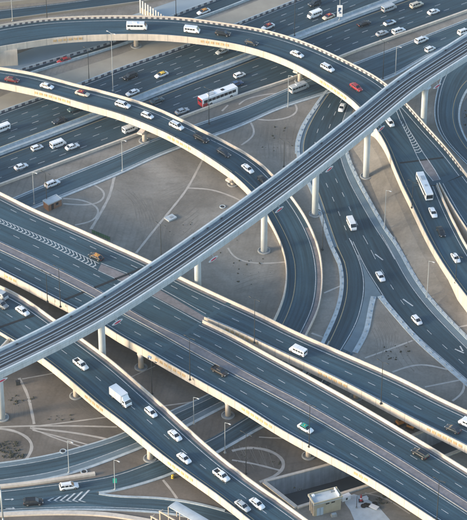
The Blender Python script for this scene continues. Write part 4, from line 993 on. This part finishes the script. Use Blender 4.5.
V = [
 ('minibus', 'white', r1, 1, 137, 27, 'white minibus with dark side windows, leftmost on the outer curved flyover', GA),
 ('van', 'white', r1, 1, 192, 30, 'white van on the outer curved flyover right of the minibus', GA),
 ('suv', 'black', r1, 1, 223, 33, 'black off road car on the outer curved flyover behind the white van', GA),
 ('sedan', 'dark', r1, 1, 251.5, 42, 'dark saloon on the outer curved flyover between black car and white cars', GA),
 ('sedan', 'white', r1, 1, 297, 53.5, 'white saloon at the crest of the outer curved flyover above its pier', GA),
 ('suv', 'white', r1, 1, 327.5, 67.5, 'white car on the outer curved flyover just ahead of the red one', GA),
 ('sedan', 'red', r1, 1, 356, 86.5, 'red saloon on the outer curved flyover just before the viaduct', GA),
 ('hatch', 'white', r1, 1, 390, 122, 'white hatchback emerging from under the viaduct on the outer curved flyover', GA),
 ('sedan', 'white', r1b, 1, 433, 212, 'white saloon right in front of the long white bus', GA),
 ('sedan', 'black', r1b, 1, 441, 231, 'black car between two white cars on the right hand ramp', GA),
 ('sedan', 'white', r1b, 1, 455.5, 257.5, 'white saloon beside the lamp post on the right hand ramp', GA),
 ('sedan', 'maroon', r2, 1, 12, 79, 'dark maroon saloon at the left end of the inner curved flyover', GB),
 ('sedan', 'white', r2, 1, 47, 85.5, 'white saloon on the inner curved flyover between maroon car and taxi', GB),
 ('taxi', 'cream', r2, 1, 82.5, 93, 'cream taxi with a red roof on the inner curved flyover', GB, 'red'),
 ('suv', 'white', r2, 1, 123, 104.5, 'white off road car following the red roofed taxi', GB),
 ('hatch', 'white', r2, 1, 147.5, 115, 'white hatchback above the pier of the inner curved flyover', GB),
 ('suv', 'white', r2, 1, 176.5, 125.5, 'white off road car just left of the black one on the inner flyover', GB),
 ('suv', 'black', r2, 1, 201, 138, 'black off road car on the inner curved flyover above the sand', GB),
 ('sedan', 'dark', r2, 1, 223.5, 152, 'dark saloon on the inner curved flyover between black and white cars', GB),
 ('sedan', 'white', r2, 1, 247.5, 168, 'white saloon on the inner curved flyover nearest the viaduct', GB),
 ('sedan', 'black', r2, 1, 263, 180, 'black car half hidden by the viaduct on the inner curved flyover', GB),
 ('taxi', 'black', rm, -1, 96, 256, 'dark taxi with an orange roof near the chevron marking on the bridge', GM, 'orange'),
 ('pickup', 'brown', rn, 1, 220, 371, 'dark brown pickup in the near lanes of the straight bridge', GM),
 ('taxi', 'white', rn, 1, 305.5, 428, 'white taxi with a green roof beside the lamp on the straight bridge', GM, 'green'),
 ('suv', 'black', rn, -1, 420, 453.5, 'black off road car in the far lanes of the straight bridge', GM),
 ('van', 'white', rq, -1, 298, 351, 'white van alone on the two lane branch bridge', GQ),
 ('sedan', 'dark', rq, -1, 453, 428.5, 'dark saloon near the right edge of the branch bridge', GQ),
 ('van', 'white', rq, -1, 468, 424, 'white van cut off by the right edge on the branch bridge', GQ),
 ('suv', 'grey', r4, 1, 1, 304, 'grey off road car cut by the left edge on the two lane ramp', GR),
 ('van', 'silver', r4, 1, 0, 295, 'silver van cut by the left edge on the two lane ramp', GR),
 ('sedan', 'white', r4, 1, 22.5, 310.5, 'white saloon on the ramp to the left of the viaduct', GR),
 ('pickup', 'white', r4, 1, 81, 364.5, 'white pickup with an open bed ahead of the viaduct', GR),
 ('truck', 'white', r4, 1, 121, 398, 'white box truck on the two lane ramp', GR),
 ('hatch', 'white', r4, 1, 151, 412, 'white hatchback directly in front of the box truck', GR),
 ('sedan', 'white', r4, 1, 175, 435, 'white saloon in the far lane, second ahead of the box truck', GR),
 ('sedan', 'white', r4, 1, 184, 458, 'white saloon in the near lane of the ramp beside the relief panels', GR),
 ('pickup', 'white', r4, 1, 221.5, 475.5, 'white pickup with a dark bed on the lower ramp', GR),
 ('sedan', 'silver', r4, 1, 242.5, 505.5, 'silver saloon in the near lane at the bottom of the ramp', GR),
 ('sedan', 'white', r4, 1, 257, 503.5, 'white saloon in the far lane at the bottom of the ramp', GR),
 ('sedan', 'white', rba, 1, 21, 166, 'white saloon nearest the left edge on the near highway carriageway', GH),
 ('hatch', 'white', rba, 1, 37, 147, 'white hatchback behind the white van on the near highway carriageway', GH),
 ('van', 'white', rba, 1, 58, 144, 'white van between two white saloons on the near highway carriageway', GH),
 ('sedan', 'white', rba, 1, 72.5, 146, 'white saloon level with the front of the white van on the highway', GH),
 ('van', 'white', rba, 1, 130, 129, 'white van below the inner curved flyover on the highway', GH),
 ('sedan', 'silver', rba, 1, 182, 110.5, 'silver saloon on the highway just behind the red tailed bus', GH),
 ('sedan', 'blue', rba, 1, 236.5, 83, 'blue saloon just ahead of the red tailed bus', GH),
 ('hatch', 'white', rba, 1, 239.5, 74.5, 'white hatchback beside the blue saloon near the median', GH),
 ('sedan', 'teal', rba, 1, 157, 100, 'dark car beside the median just beyond the inner curved flyover', GH),
 ('sedan', 'black', rba, 1, 364, 23, 'black saloon next to the median on the upper right highway', GH),
 ('police', 'white', rba, 1, 389.5, 22, 'white car with a blue roof on the upper right highway', GH, 'blue'),
 ('sedan', 'silver', rba, 1, 382, 32.5, 'silver saloon next to the near barrier on the upper right highway', GH),
 ('suv', 'white', rba, 1, 398.5, 30.5, 'white off road car by the near barrier on the upper right highway', GH),
 ('van', 'silver', rba, 1, 389, 8, 'silver van beside the median at the upper right', GH),
 ('suv', 'cream', rba, 1, 416.5, 4.5, 'cream off road car at the top edge of the upper right highway', GH),
 ('sedan', 'white', rba, 1, 433.5, 11, 'white saloon farthest up the near highway carriageway', GH),
 ('van', 'white', rbf, -1, 2, 128.5, 'white van at the left edge on the far highway carriageway', GF),
 ('sedan', 'dark', rbf, -1, 59.5, 120, 'dark saloon beside the median left of the inner curved flyover', GF),
 ('suv', 'teal', rbf, -1, 75, 108, 'dark off road car just below the inner curved flyover', GF),
 ('suv', 'black', rbf, -1, 130, 76, 'black off road car between the two curved flyovers', GF),
 ('taxi', 'white', rbf, -1, 161.5, 74, 'white taxi with a yellow roof between the two curved flyovers', GF, 'yellow'),
 ('sedan', 'white', rbf, -1, 132.5, 92, 'white saloon beside the median between the two curved flyovers', GF),
 ('sedan', 'silver', rbf, -1, 222, 50.5, 'silver saloon below the outer curved flyover', GF),
 ('taxi', 'white', rbf, -1, 268, 26, 'white taxi with a red roof right behind the outer flyover crest', GF, 'red'),
 ('van', 'white', rbf, -1, 314.5, 14.5, 'white van left of the banner post on the far carriageway', GF),
 ('taxi', 'cream', rbf, -1, 328.5, 16, 'cream taxi with a red roof beside the banner post', GF, 'red'),
 ('suv', 'dark', rbf, -1, 314.5, 3, 'dark off road car at the top edge of the far carriageway', GF),
 ('sedan', 'red', snr, -1, 64, 60, 'red car on the far service road seen between the curved flyovers', GS),
 ('taxi', 'white', snr, -1, 203.5, 11, 'white taxi with an orange roof on the far service road', GS, 'orange'),
 ('suv', 'white', srb, 1, 52.5, 183.5, 'white car on the near service road beside the brick hut', GS),
 ('minibus', 'silver', srb, 1, 299, 88, 'silver minibus under the pier of the outer curved flyover', GS),
 ('suv', 'white', srb, 1, 421.5, 39.5, 'white car beside the brown verge on the upper right service road', GS),
 ('hatch', 'white', srb, 1, 430, 48.5, 'white hatchback close to the viaduct on the upper right service road', GS),
 ('suv', 'white', srb, 1, 464, 31.5, 'white car at the right edge on the upper right service road', GS),
 ('sedan', 'white', crb, 1, 342, 107, 'white saloon on the loop road between flyover and viaduct', GC),
 ('van', 'white', crb, 1, 351.5, 224.5, 'white van on the loop road just above the fork', GC),
 ('sedan', 'white', c1, 1, 380.5, 276, 'white saloon beside the point of the fork island', GC),
 ('hatch', 'white', c1, 1, 417, 320, 'white hatchback lowest on the loop road right of the fork island', GC),
 ('suv', 'white', frb, 1, 69, 486, 'white off road car beside the chevrons on the lower road', GE),
 ('suv', 'black', frb, 1, 33, 502, 'black off road car on the lower road at the bottom left', GE),
]
for t_ in V: drive(*t_)
drive('bus', 'white', r1b, 1, 424.5, 186.5, 'long plain white bus entering the right hand ramp', GA, None, .92)
drive('bus', 'white', rba, 1, 218, 97, 'long white bus with a red tail on the highway', GH, 'red', 1.08)

# ------------------------------------------------------------------ lamp posts
M_POLE_D = plain('dark_pole', (.05, .06, .065), .5, .3); M_POLE_W = plain('pale_pole', (.42, .46, .47), .5, .2); M_LAMP = plain('lamp_glass', (.55, .57, .58), .3)
def lamp(label, u, vb, vt, z=0.0, dark=True, group='dark lamp posts', heads=2, ang=None, name='street_lamp'):
    p = P(u, vb, z); h = (vb - vt) / (FPX / (p - Vector((0, 0, CH))).length * math.cos(PITCH)); m = M_POLE_D if dark else M_POLE_W
    root = thing(name, label, 'street lamp', p, group); root.rotation_euler = (0, 0, 0)
    mb = MB(); mb.v = []; mb.tube(p, p + Vector((0, 0, h)), .14, .07, 10); mb.build('pole', m, root)
    mb = MB(); mb.box((p.x, p.y, p.z + .2), (.6, .6, .4), 0, .4, .8); mb.build('base', m, root)
    a0 = ang if ang is not None else -.65
    for k in range(heads):
        a = a0 + math.pi * k; d_ = Vector((math.cos(a), math.sin(a), 0)); q = p + Vector((0, 0, h - .1)); e = q + d_ * 1.3 + Vector((0, 0, .35))
        mb = MB(); mb.tube(q, e, .06, .05, 6); ar = mb.build('arm', m, root)
        mb = MB(); c = e + d_ * .3; mb.box((c.x, c.y, c.z), (.8, .32, .14), 0, a, .8); mb.build('lamp_head', M_LAMP if not dark else m, ar)
    return root
zb = Z3
LG = 'dark lamp posts'; WG = 'pale lamp posts'
lamp('dark lamp post on the bridge edge, left one of the pair beside the viaduct', 47.5, 302, 273, 7)
lamp('dark lamp post on the bridge edge, right one of the pair beside the viaduct', 60.5, 307, 268, 7)
lamp('dark lamp post on the sand just behind the viaduct above the straight bridge', 161.5, 272, 225, 0)
lamp('dark lamp post on the near bridge edge below the brown pickup', 190, 380, 337, 7)
lamp('dark lamp post at the start of the dark gap between the bridges', 254.5, 343, 299, 7)
lamp('dark lamp post on the near bridge edge beside the green roofed taxi', 309, 447, 403, 7)
lamp('dark lamp post on the near edge of the branch bridge', 381, 404, 361, 7)
lamp('dark lamp post in the lower right corner on the bridge', 436.8, 520, 478, 7)
lamp('dark lamp post standing on the ground behind the lower ramp', 246, 474, 432, 0)
lamp('dark lamp post in the shade below the straight bridge', 152, 394, 360, 0, heads=1)
lamp('dark lamp post behind the white saloon on the right hand ramp', 455.5, 283, 256, 4.6)
lamp('dark lamp post beside the long plain white bus', 412, 208, 183, 4.5)
lamp('dark lamp post in the sandy triangle left of the loop road', 284, 167, 142, 0)
lamp('dark lamp post between the inner flyover and the loop road', 322.5, 250, 213, 0)
lamp('dark lamp post beside the brick hut', 47, 206, 174, 0)
lamp('dark lamp post beside the rear of the red tailed bus', 209, 124, 91, 0)
lamp('dark lamp post on the beige bank between the two curved flyovers', 89, 81, 51, 0)
lamp('dark lamp post behind the far flyover near the top left', 47, 19, -8, 0)
lamp('dark lamp post above the outer flyover right of the cream slats', 176, 16, -12, 0)
lamp('dark lamp post on the median behind the outer flyover crest', 294.5, 36, 2, 0)
lamp('dark lamp post on the upper right service road verge', 383, 79, 44, 0)
lamp('pale lamp post at the top left corner beyond the flyover', 12.5, 21, -8, 0, False, WG)
lamp('pale lamp post rising in front of the black off road car on the highway', 113, 91, 37, 0, False, WG)
lamp('pale lamp post left of the brick hut', 34.2, 204, 173, 0, False, WG, 1)
lamp('pale lamp post on the sand below the inner flyover pier', 122.5, 171, 141, 0, False, WG, 1)
lamp('pale lamp post beside the silver minibus', 288, 107, 77, 0, False, WG, 1)
lamp('pale lamp post near the viaduct on the upper right service road', 395.5, 74, 48, 0, False, WG, 1)
lamp('pale lamp post on the sand between viaduct pier and right hand ramp', 384.5, 229, 191, 0, False, WG, 1)
lamp('pale lamp post on the sand right of the fork island', 427, 297.5, 261, 0, False, WG, 1)
lamp('pale lamp post beyond the ramp where two lower roads meet its edge', 193.8, 424, 396, 0, False, WG, 1)
lamp('pale lamp post between the two lower roads right of the ramp', 225, 453, 421, 0, False, WG, 1)
lamp('pale lamp post between the two lower left roads', 69, 473, 439, 0, False, WG, 1)
sp = lamp('pale lamp post carrying a small green sign beside the lower road', 115, 490, 458, 0, False, WG, 1)
q = P(115, 486, 0); mb = MB(); mb.box((q.x, q.y - .35, 2.2), (1.1, .1, 1.6)); mb.build('sign_panel', paint('green'), sp)
# the tall bent pole at the lower left corner
p = P(4, 532, 0); root = thing('tall_lamp_post', 'tall pale lamp post with bent top at the lower left corner', 'street lamp', p)
h = 17.0; mb = MB(); pts_ = [(0, 0), (-.05, 5), (-.15, h - 2.2), (-.35, h - 1.0), (-1.0, h - .2), (-2.2, h)]
for i in range(len(pts_) - 1): mb.tube(p + Vector((pts_[i][0], 0, pts_[i][1])), p + Vector((pts_[i + 1][0], 0, pts_[i + 1][1])), .26 - i * .025, .24 - i * .025, 10)
mb.build('pole', M_POLE_W, root, True); mb = MB(); mb.box((p.x - 2.6, p.y, p.z + h), (1.1, .4, .18), 0, 0, .8); mb.build('lamp_head', M_LAMP, root)
mb = MB(); mb.box((p.x, p.y, .25), (.9, .9, .5), 0, 0, .8); mb.build('base', M_CONC, root)
# banner post on the highway median
p = P(339.5, 20, .12); bp = lamp('lamp post on the median carrying a white and blue banner', 339.5, 20, -14, .12, False, WG)
bp['category'] = 'street lamp'
c = P(339.5, 20, .12); mb = MB(); mb.box((c.x, c.y - .4, 4.0), (1.9, .14, 4.6)); bo = mb.build('banner', paint('white'), bp)
mb = MB()
for dx_, dz_, sx, sz in ((0, .9, .9, .8), (-.2, .1, .7, .7), (.15, -.7, .8, .5)): mb.box((c.x + dx_, c.y - .49, 4.0 + dz_), (sx, .03, sz))
mb.build('banner_print', paint('blue'), bo)

# ------------------------------------------------------------------ lens-shaped red and white signs under the viaduct edge
M_RED = plain('sign_red', (.55, .02, .08), .5); M_SW = plain('sign_white', (.7, .72, .73), .5)
SG = [(213, 259, 'red and white lens sign hanging from the viaduct above the sand below mid frame'), (279, 209.5, 'red and white lens sign hanging where the viaduct passes the inner curved flyover'),
      (329, 169, 'red and white lens sign hanging from the viaduct above the loop road'), (381, 128.5, 'red and white lens sign hanging beside the outer curved flyover under the viaduct'),
      (437, 86, 'red and white lens sign hanging near the curved road at the right'), (117, 322, 'red and white lens sign hanging above the straight bridge beside the left pier'),
      (1, 380.5, 'red and white lens sign cut off by the left edge under the viaduct')]
for u, v, lb in SG:
    z = ZV - 3.5; c = P(u, v, z); i = min(range(vr.n), key=lambda k: (vr.B[k] - c).to_2d().length); t = (vr.B[min(i + 1, vr.n - 1)] - vr.B[i - 1]).normalized(); n_ = Vector((t.y, -t.x, 0))
    root = thing('lens_sign', lb, 'sign', c, 'red and white signs along the viaduct')
    def lens(mb, rx, rz, off, th):
        K = 20; ring = []
        for k in range(K):
            a = 2 * math.pi * k / K; ring.append(c + t * (rx * math.cos(a)) + Vector((0, 0, rz * math.sin(a) * abs(math.sin(a)) ** .3)))
        mb.loft([[q + n_ * off for q in ring], [q + n_ * (off + th) for q in ring]])
    mb = MB(); lens(mb, 2.1, .5, 0, .2); mb.build('sign_panel', M_SW, root)
    mb = MB(); lens(mb, 1.35, .27, .21, .05); mb.build('red_emblem', M_RED, root)
    mb = MB(); mb.tube(c + Vector((0, 0, .7)) + n_ * .1, c + Vector((0, 0, 1.7)) - n_ * .3, .12, .12, 6); mb.build('bracket', M_POLE_W, root)

# ------------------------------------------------------------------ substation building in the bottom yard
M_BW = concrete('building_cream', (.47, .42, .30), .15, .4); M_BRICK = concrete('brick_brown', (.30, .17, .11), .25, .8); M_DOORB = plain('pale_blue_door', (.45, .55, .62), .5); M_ROOFW = concrete('roof_pale', (.50, .55, .57), .2, .5, streak=False)
def block_house(name, label, F, L_, Rg, zr, wall, roofm, over=.35, rim=.45):
    f = P(*F, zr); l = P(*L_, zr); r = P(*Rg, zr); ex = r - f; W = ex.length; ex.normalize(); ey = Vector((-ex.y, ex.x, 0)); D = abs((l - f).dot(ey))
    o0 = Vector((f.x, f.y, 0)); root = thing(name, label, 'building', o0 + ex * W / 2 + ey * D / 2)
    def pr(x, y, z): return o0 + ex * x + ey * y + Vector((0, 0, z))
    def bx(mb, x0, x1, y0, y1, z0, z1): mb.loft([[pr(x0, y0, z0), pr(x1, y0, z0), pr(x1, y1, z0), pr(x0, y1, z0)], [pr(x0, y0, z1), pr(x1, y0, z1), pr(x1, y1, z1), pr(x0, y1, z1)]])
    mb = MB(); bx(mb, over, W - over, over, D - over, -.2, zr - .5); mb.build('wall', wall, root)
    mb = MB(); bx(mb, 0, W, 0, D, zr - .499, zr - .25); rf = mb.build('roof', roofm, root)
    for (x0, x1, y0, y1) in ((0, W, 0, .25), (0, W, D - .25, D), (0, .25, .251, D - .251), (W - .25, W, .251, D - .251)):
        mb = MB(); bx(mb, x0, x1, y0, y1, zr - .249, zr - .25 + rim); mb.build('roof_rim', wall if rim > .3 else roofm, rf)
    return root, rf, bx, W, D
root, rf, bx, W, D = block_house('substation', 'small cream flat roofed building with pale blue door beside the sunken road', (314, 504.4), (304.5, 495.4), (343, 496.7), 4.7, M_BW, M_ROOFW)
mb = MB(); bx(mb, 1.0, 2.9, .27, .34, 0, 2.6); dr = mb.build('door', M_DOORB, root)
mb = MB(); bx(mb, 1.93, 1.97, .22, .268, 0, 2.6); mb.build('door_seam', M_TRIM, dr)
for x in (3.6, 5.2): mb = MB(); bx(mb, x, x + 1.0, .28, .345, 3.2, 3.6); mb.build('vent_louvre', M_TRIM, root)
for y in (.6, 1.7, 2.8):
    if y < D - .6: mb = MB(); bx(mb, .12, .345, y, y + .45, 0, 4.19); mb.build('pilaster', M_CREAM, root)
mb = MB(); bx(mb, .8, 1.5, D - 1.4, D - .6, 4.45, 5.0); mb.build('roof_unit', paint('white'), rf); mb = MB(); bx(mb, W - 2.2, W - 1.2, D - 1.3, D - .7, 4.45, 4.8); mb.build('roof_unit', paint('grey'), rf)
mb = MB(); bx(mb, W - 1.0, W - .75, .5, D - .5, 4.45, 5.3); mb.build('roof_duct', paint('white'), rf)
root, rf, bx, W, D = block_house('brick_hut', 'small brown brick hut with pale flat roof behind the straight bridge', (48.2, 204.2), (37, 202.3), (62, 198), 2.9, M_BRICK, M_ROOFW, .15, .15)
mb = MB(); bx(mb, 1.2, 2.1, .08, .148, .1, 2.1); mb.build('door', M_TRIM, root); mb = MB(); bx(mb, 3.0, 3.9, .09, .148, 1.1, 1.9); w__ = mb.build('window', M_GLASS, root)
mb = MB(); bx(mb, 2.95, 3.95, .05, .147, 1.0, 1.09); mb.build('sill', M_CONC, w__)

# ------------------------------------------------------------------ pale roofed canopy with cream portal frames at the bottom edge
zc = 5.5; a = P(168.3, 506.5, zc); b = P(176.5, 501, zc); c = P(216, 524, zc); d_ = (c - b).normalized(); pw_ = (b - a)
root = thing('canopy', 'pale arched canopy roof on cream portal frames at the bottom edge', 'canopy', (a.x, a.y, 0)); n_ = 8
mb = MB(); LL = 16.0; rings = []
for x in (0, LL):
    top = [a + pw_ * (k / n_) + d_ * x + Vector((0, 0, .14 * math.sin(math.pi * k / n_))) for k in range(n_ + 1)]; rings.append(top + [p - Vector((0, 0, .15)) for p in top[::-1]])
mb.loft(rings); mb.build('roof', M_ROOFW, root)
k = 0; x = 0
while x <= LL:
    mb = MB()
    for e in (a, b): q = e + d_ * x; mb.tube((q.x, q.y, 0), (q.x, q.y, zc - .16), .13, .13, 6)
    mb.tube(a + d_ * x - Vector((0, 0, .3)), b + d_ * x - Vector((0, 0, .3)), .12, .12, 6); mb.build('portal_frame', M_CREAM, root); x += 4.0
M_CR2 = plain('cream_steel', (.62, .50, .38), .5)
for j, (u, v, hh) in enumerate(((160, 512, 5.0), (151.5, 517, 4.6))):
    a2 = P(u, v, hh); root2 = thing('portal_gantry', ['taller cream open frame standing left of the pale canopy', 'outer cream open frame farthest left of the pale canopy'][j], 'frame', (a2.x, a2.y, 0), 'open cream frames by the canopy')
    for off in (0, 11.0):
        q = a2 + d_ * off; mb = MB(); mb.box((q.x, q.y, hh / 2), (.3, .3, hh - .02), 0, math.atan2(d_.y, d_.x)); mb.build('post', M_CR2, root2)
    mb = MB(); mid = a2 + d_ * 5.5; mb.box((mid.x, mid.y, hh + .15), (11.6, .3, .3), 0, math.atan2(d_.y, d_.x)); mb.build('beam', M_CR2, root2)
    mb = MB(); q = a2 + pw_ * .35; mb.tube(a2 + Vector((0, 0, .14)), q + Vector((0, 0, .14)), .13, .13, 6); mb.build('cross_beam', M_CR2, root2)
    mb = MB(); mid = a2 + d_ * 5.5 + pw_ * .35; mb.box((mid.x, mid.y, .9), (8, .8, 1.4), 0, math.atan2(d_.y, d_.x), .95); mb.build('cabinet', paint('silver'), root2)

# ------------------------------------------------------------------ builders' yard right of the substation
mb = MB(); mb.poly([P(u, v, .03) for u, v in [(345, 497), (354, 494), (359, 495.7), (366, 498), (378, 506), (392, 522), (356, 524), (350, 510), (345, 503)]]); struct(mb.build('pale_yard_paving', M_ROOFW))
def prop(name, label, cat, parts, group=None):
    root = thing(name, label, cat, parts[0][1].copy(), group)
    for nm, pos, fn, mt in parts: mb = MB(); fn(mb, pos); mb.build(nm, mt, root)
    return root
prop('traffic_cone', 'tall red cone shaped marker on the pale yard', 'cone', [('base', P(361, 501), lambda m, p: m.box((p.x, p.y, .1), (1.3, 1.3, .2)), M_TRIM), ('cone', P(361, 501), lambda m, p: m.cyl(p, [(.45, .2), (.12, 2.3)], 12), paint('red')), ('stripe', P(361, 501), lambda m, p: m.cyl(p, [(.36, .9), (.30, 1.2)], 12), M_SW)])
prop('concrete_slab_stack', 'small stack of white slabs beside the red marker', 'slabs', [('slab', P(364.5, 499), lambda m, p: m.box((p.x, p.y, .16), (1.8, 1.2, .3), 0, .3), M_SW), ('slab', P(364.5, 499), lambda m, p: m.box((p.x + .1, p.y, .45), (1.6, 1.1, .26), 0, .45), M_SW)])
for j, (u, v) in enumerate(((366, 505.5), (368.5, 506), (374.5, 504.5), (363.5, 506.5))):
    lb = ['black tyre in the middle of the heap on the pale yard', 'black tyre right of the heap centre on the pale yard', 'black tyre lying alone to the right on the pale yard', 'black tyre at the left of the heap on the pale yard'][j]
    prop('tyre', lb, 'tyre', [('tread', P(u, v), lambda m, p: m.cyl(p, [(.5, 0), (.72, .1), (.72, .4), (.5, .5), (.35, .45), (.35, .05)], 14), M_TYRE), ('hub', P(u, v), lambda m, p: m.cyl(p, [(.3, .1), (.3, .35)], 10), M_TRIM)], 'black tyres on the pale yard')
prop('white_panel', 'white sheet panel leaning in the pale yard near the bridge', 'panel', [('sheet', P(374, 508), lambda m, p: m.box((p.x, p.y, .5), (2.4, 1.5, .12), 0, -.6), M_SW), ('prop_block', P(374, 508), lambda m, p: m.box((p.x, p.y, .2), (1.2, .8, .4), 0, -.6), M_CONC)])
prop('site_cabin', 'small white box with a dark opening beside the substation', 'box', [('body', P(345.5, 499.5), lambda m, p: m.box((p.x, p.y, .7), (2.6, 1.2, 1.3), 0, .5), M_SW), ('opening', P(345.5, 499.5), lambda m, p: m.box((p.x + .3, p.y - .52, .7), (.5, .2, .6), 0, .5), M_TRIM), ('lid', P(345.5, 499.5), lambda m, p: m.box((p.x, p.y, 1.42), (2.8, 1.4, .1), 0, .5), M_SW)])
prop('short_post', 'short dark post standing in the pale yard', 'post', [('pole', P(356.6, 508), lambda m, p: m.tube(p, p + Vector((0, 0, 4.2)), .1, .07, 8), M_POLE_D), ('base', P(356.6, 508), lambda m, p: m.box((p.x, p.y, .15), (.5, .5, .3)), M_CONC)])
prop('rubble_block', 'grey concrete block on the ground under the substation wall', 'block', [('block', P(334, 516), lambda m, p: m.box((p.x, p.y, .4), (1.6, 1.0, .8), 0, .3, .9), M_CONC), ('cap', P(334, 516), lambda m, p: m.box((p.x, p.y, .84), (1.2, .7, .1), 0, .3), M_KERB)])

# orange plant working in the gap between the bridges
M_OR = paint('orange')
def digger(u, v, label, rz):
    p = P(u, v); c, s_ = math.cos(rz), math.sin(rz); f = Vector((c, s_, 0)); l = Vector((-s_, c, 0))
    root = thing('mini_digger', label, 'digger', p)
    for sd in (-1, 1): mb = MB(); q = p + l * sd * .8; mb.box((q.x, q.y, .35), (2.6, .45, .7), 0, rz, .85); mb.build('track', M_TYRE, root)
    mb = MB(); mb.box((p.x, p.y, 1.1), (2.1, 1.7, .8), 0, rz, .9); mb.build('body', M_OR, root)
    q = p + l * .35 + f * .2; mb = MB(); mb.box((q.x, q.y, 2.0), (1.1, .9, 1.2), 0, rz, .85); cb = mb.build('cab', M_GLASS, root); mb = MB(); mb.box((q.x, q.y, 2.65), (1.1, .95, .1), 0, rz); mb.build('cab_roof', M_OR, cb)
    mb = MB(); e = p + f * 2.6 + Vector((0, 0, 2.8)); mb.tube(p + f * .9 + Vector((0, 0, 1.2)), e, .16, .13, 8); g = p + f * 3.7 + Vector((0, 0, 1.0)); mb.tube(e, g, .13, .1, 8); mb.build('arm', M_OR, root)
    mb = MB(); mb.box((g.x, g.y, .8), (.7, .8, .6), 0, rz, .7); mb.build('bucket', M_TRIM, root)
digger(400, 424.5, 'orange digger in the dark gap left of the trench', .5); digger(411, 428, 'second orange digger right of the first in the gap', 2.6)
prop('material_drum', 'orange drum standing between the two orange diggers', 'drum', [('barrel', P(406, 422.5), lambda m, p: m.cyl(p, [(.55, 0), (.6, .5), (.6, 1.0), (.55, 1.5)], 14), M_OR), ('lid', P(406, 422.5), lambda m, p: m.cyl(p, [(.57, 1.5), (.57, 1.58)], 14), M_TRIM)])

# small things on the sand
prop('utility_slab', 'pale blue grey concrete slab lying on the sand beside the long path', 'slab', [('slab', P(170.5, 218.5), lambda m, p: m.box((p.x, p.y, .25), (3.2, 2.4, .5), 0, .7), M_ROOFW), ('hatch', P(170.5, 218.5), lambda m, p: m.box((p.x + .2, p.y, .53), (1.2, .9, .08), 0, .7), M_CONC)])
def chamber(u, v, lb): prop('inspection_chamber', lb, 'manhole', [('ring', P(u, v), lambda m, p: m.cyl(p, [(.95, -.1), (.95, .25), (.7, .25), (.68, .1)], 18), M_KERB), ('cover', P(u, v), lambda m, p: m.cyl(p, [(.6, .12), (.6, .2)], 16), M_TRIM)], 'round inspection chambers')
chamber(63, 451.5, 'round pale chamber ring above the lower left road'); chamber(84, 472, 'round pale chamber ring beside the cream wall of the lower roads'); chamber(222.5, 207, 'round pale chamber ring on the sand left of the viaduct')
prop('yellow_bollard', 'squat yellow bollard between the lower roads right of the ramp', 'bollard', [('body', P(172.6, 478), lambda m, p: m.cyl(p, [(.4, 0), (.4, .9), (.3, 1.1)], 12), paint('yellow')), ('band', P(172.6, 478), lambda m, p: m.cyl(p, [(.41, .5), (.41, .7)], 12), M_TRIM)])
prop('junction_box', 'dark box at the end of the curved path left of the ramp', 'box', [('cabinet', P(18, 384.5), lambda m, p: m.box((p.x, p.y, .6), (1.2, .8, 1.2), 0, .3), M_POLE_D), ('lid', P(18, 384.5), lambda m, p: m.box((p.x, p.y, 1.24), (1.35, .95, .08), 0, .3), M_TRIM)])
prop('camera_box', 'small traffic camera box on the near edge of the straight bridge', 'camera', [('housing', P(149.5, 357.5, 8), lambda m, p: m.box((p.x, p.y, p.z), (1.0, .7, .7), 0, -.6), M_SW), ('lens', P(148.6, 357.7, 8), lambda m, p: m.box((p.x, p.y, p.z), (.35, .5, .45), 0, -.6), M_TRIM), ('bracket', P(149.5, 357.5, 8), lambda m, p: m.box((p.x + .1, p.y + .3, p.z - .5), (.3, .3, .5)), M_TRIM)])
# green shade fence in front of the far bridge edge
root = thing('green_site_fence', 'low green site fence at the foot of the sand beyond the bridge', 'fence', P(100, 236))
a, b = P(92, 233.5), P(110, 241); n_ = 8
for k in range(n_ + 1): q = a.lerp(b, k / n_); mb = MB(); mb.tube(q, q + Vector((0, 0, 1.6)), .06, .06, 6); mb.build('post', M_POLE_D, root)
for k in range(n_): q0, q1 = a.lerp(b, k / n_ + .01), a.lerp(b, (k + 1) / n_ - .01); mb = MB(); dn = Vector((0, .04, 0)); mb.loft([[q0 - dn + Vector((0, 0, .2)), q1 - dn + Vector((0, 0, .2)), q1 + dn + Vector((0, 0, .2)), q0 + dn + Vector((0, 0, .2))], [q0 - dn + Vector((0, 0, 1.5)), q1 - dn + Vector((0, 0, 1.5)), q1 + dn + Vector((0, 0, 1.5)), q0 + dn + Vector((0, 0, 1.5))]]); mb.build('panel', plain('green_mesh', (.04, .16, .12), .8) if 'green_mesh' not in MT else MT['green_mesh'], root)
# row of cream upright slats behind the outer flyover
root = thing('slatted_screen', 'descending row of tall cream upright slats behind the outer flyover', 'screen', P(152, 19))
a, b = P(140.5, 13), P(164, 27); n_ = 10
for k in range(n_):
    q = a.lerp(b, k / (n_ - 1)); mb = MB(); mb.box((q.x, q.y, 2.7 - k * .05), (.62, .22, 5.4 - k * .1), 0, -.9); mb.build('slat', M_KW, root)
mb = MB(); mid = a.lerp(b, .5); mb.box((mid.x, mid.y + .25, 1.2), ((b - a).length, .2, 2.2), 0, math.atan2((b - a).y, (b - a).x)); mb.build('low_wall', M_BEIGE, root)
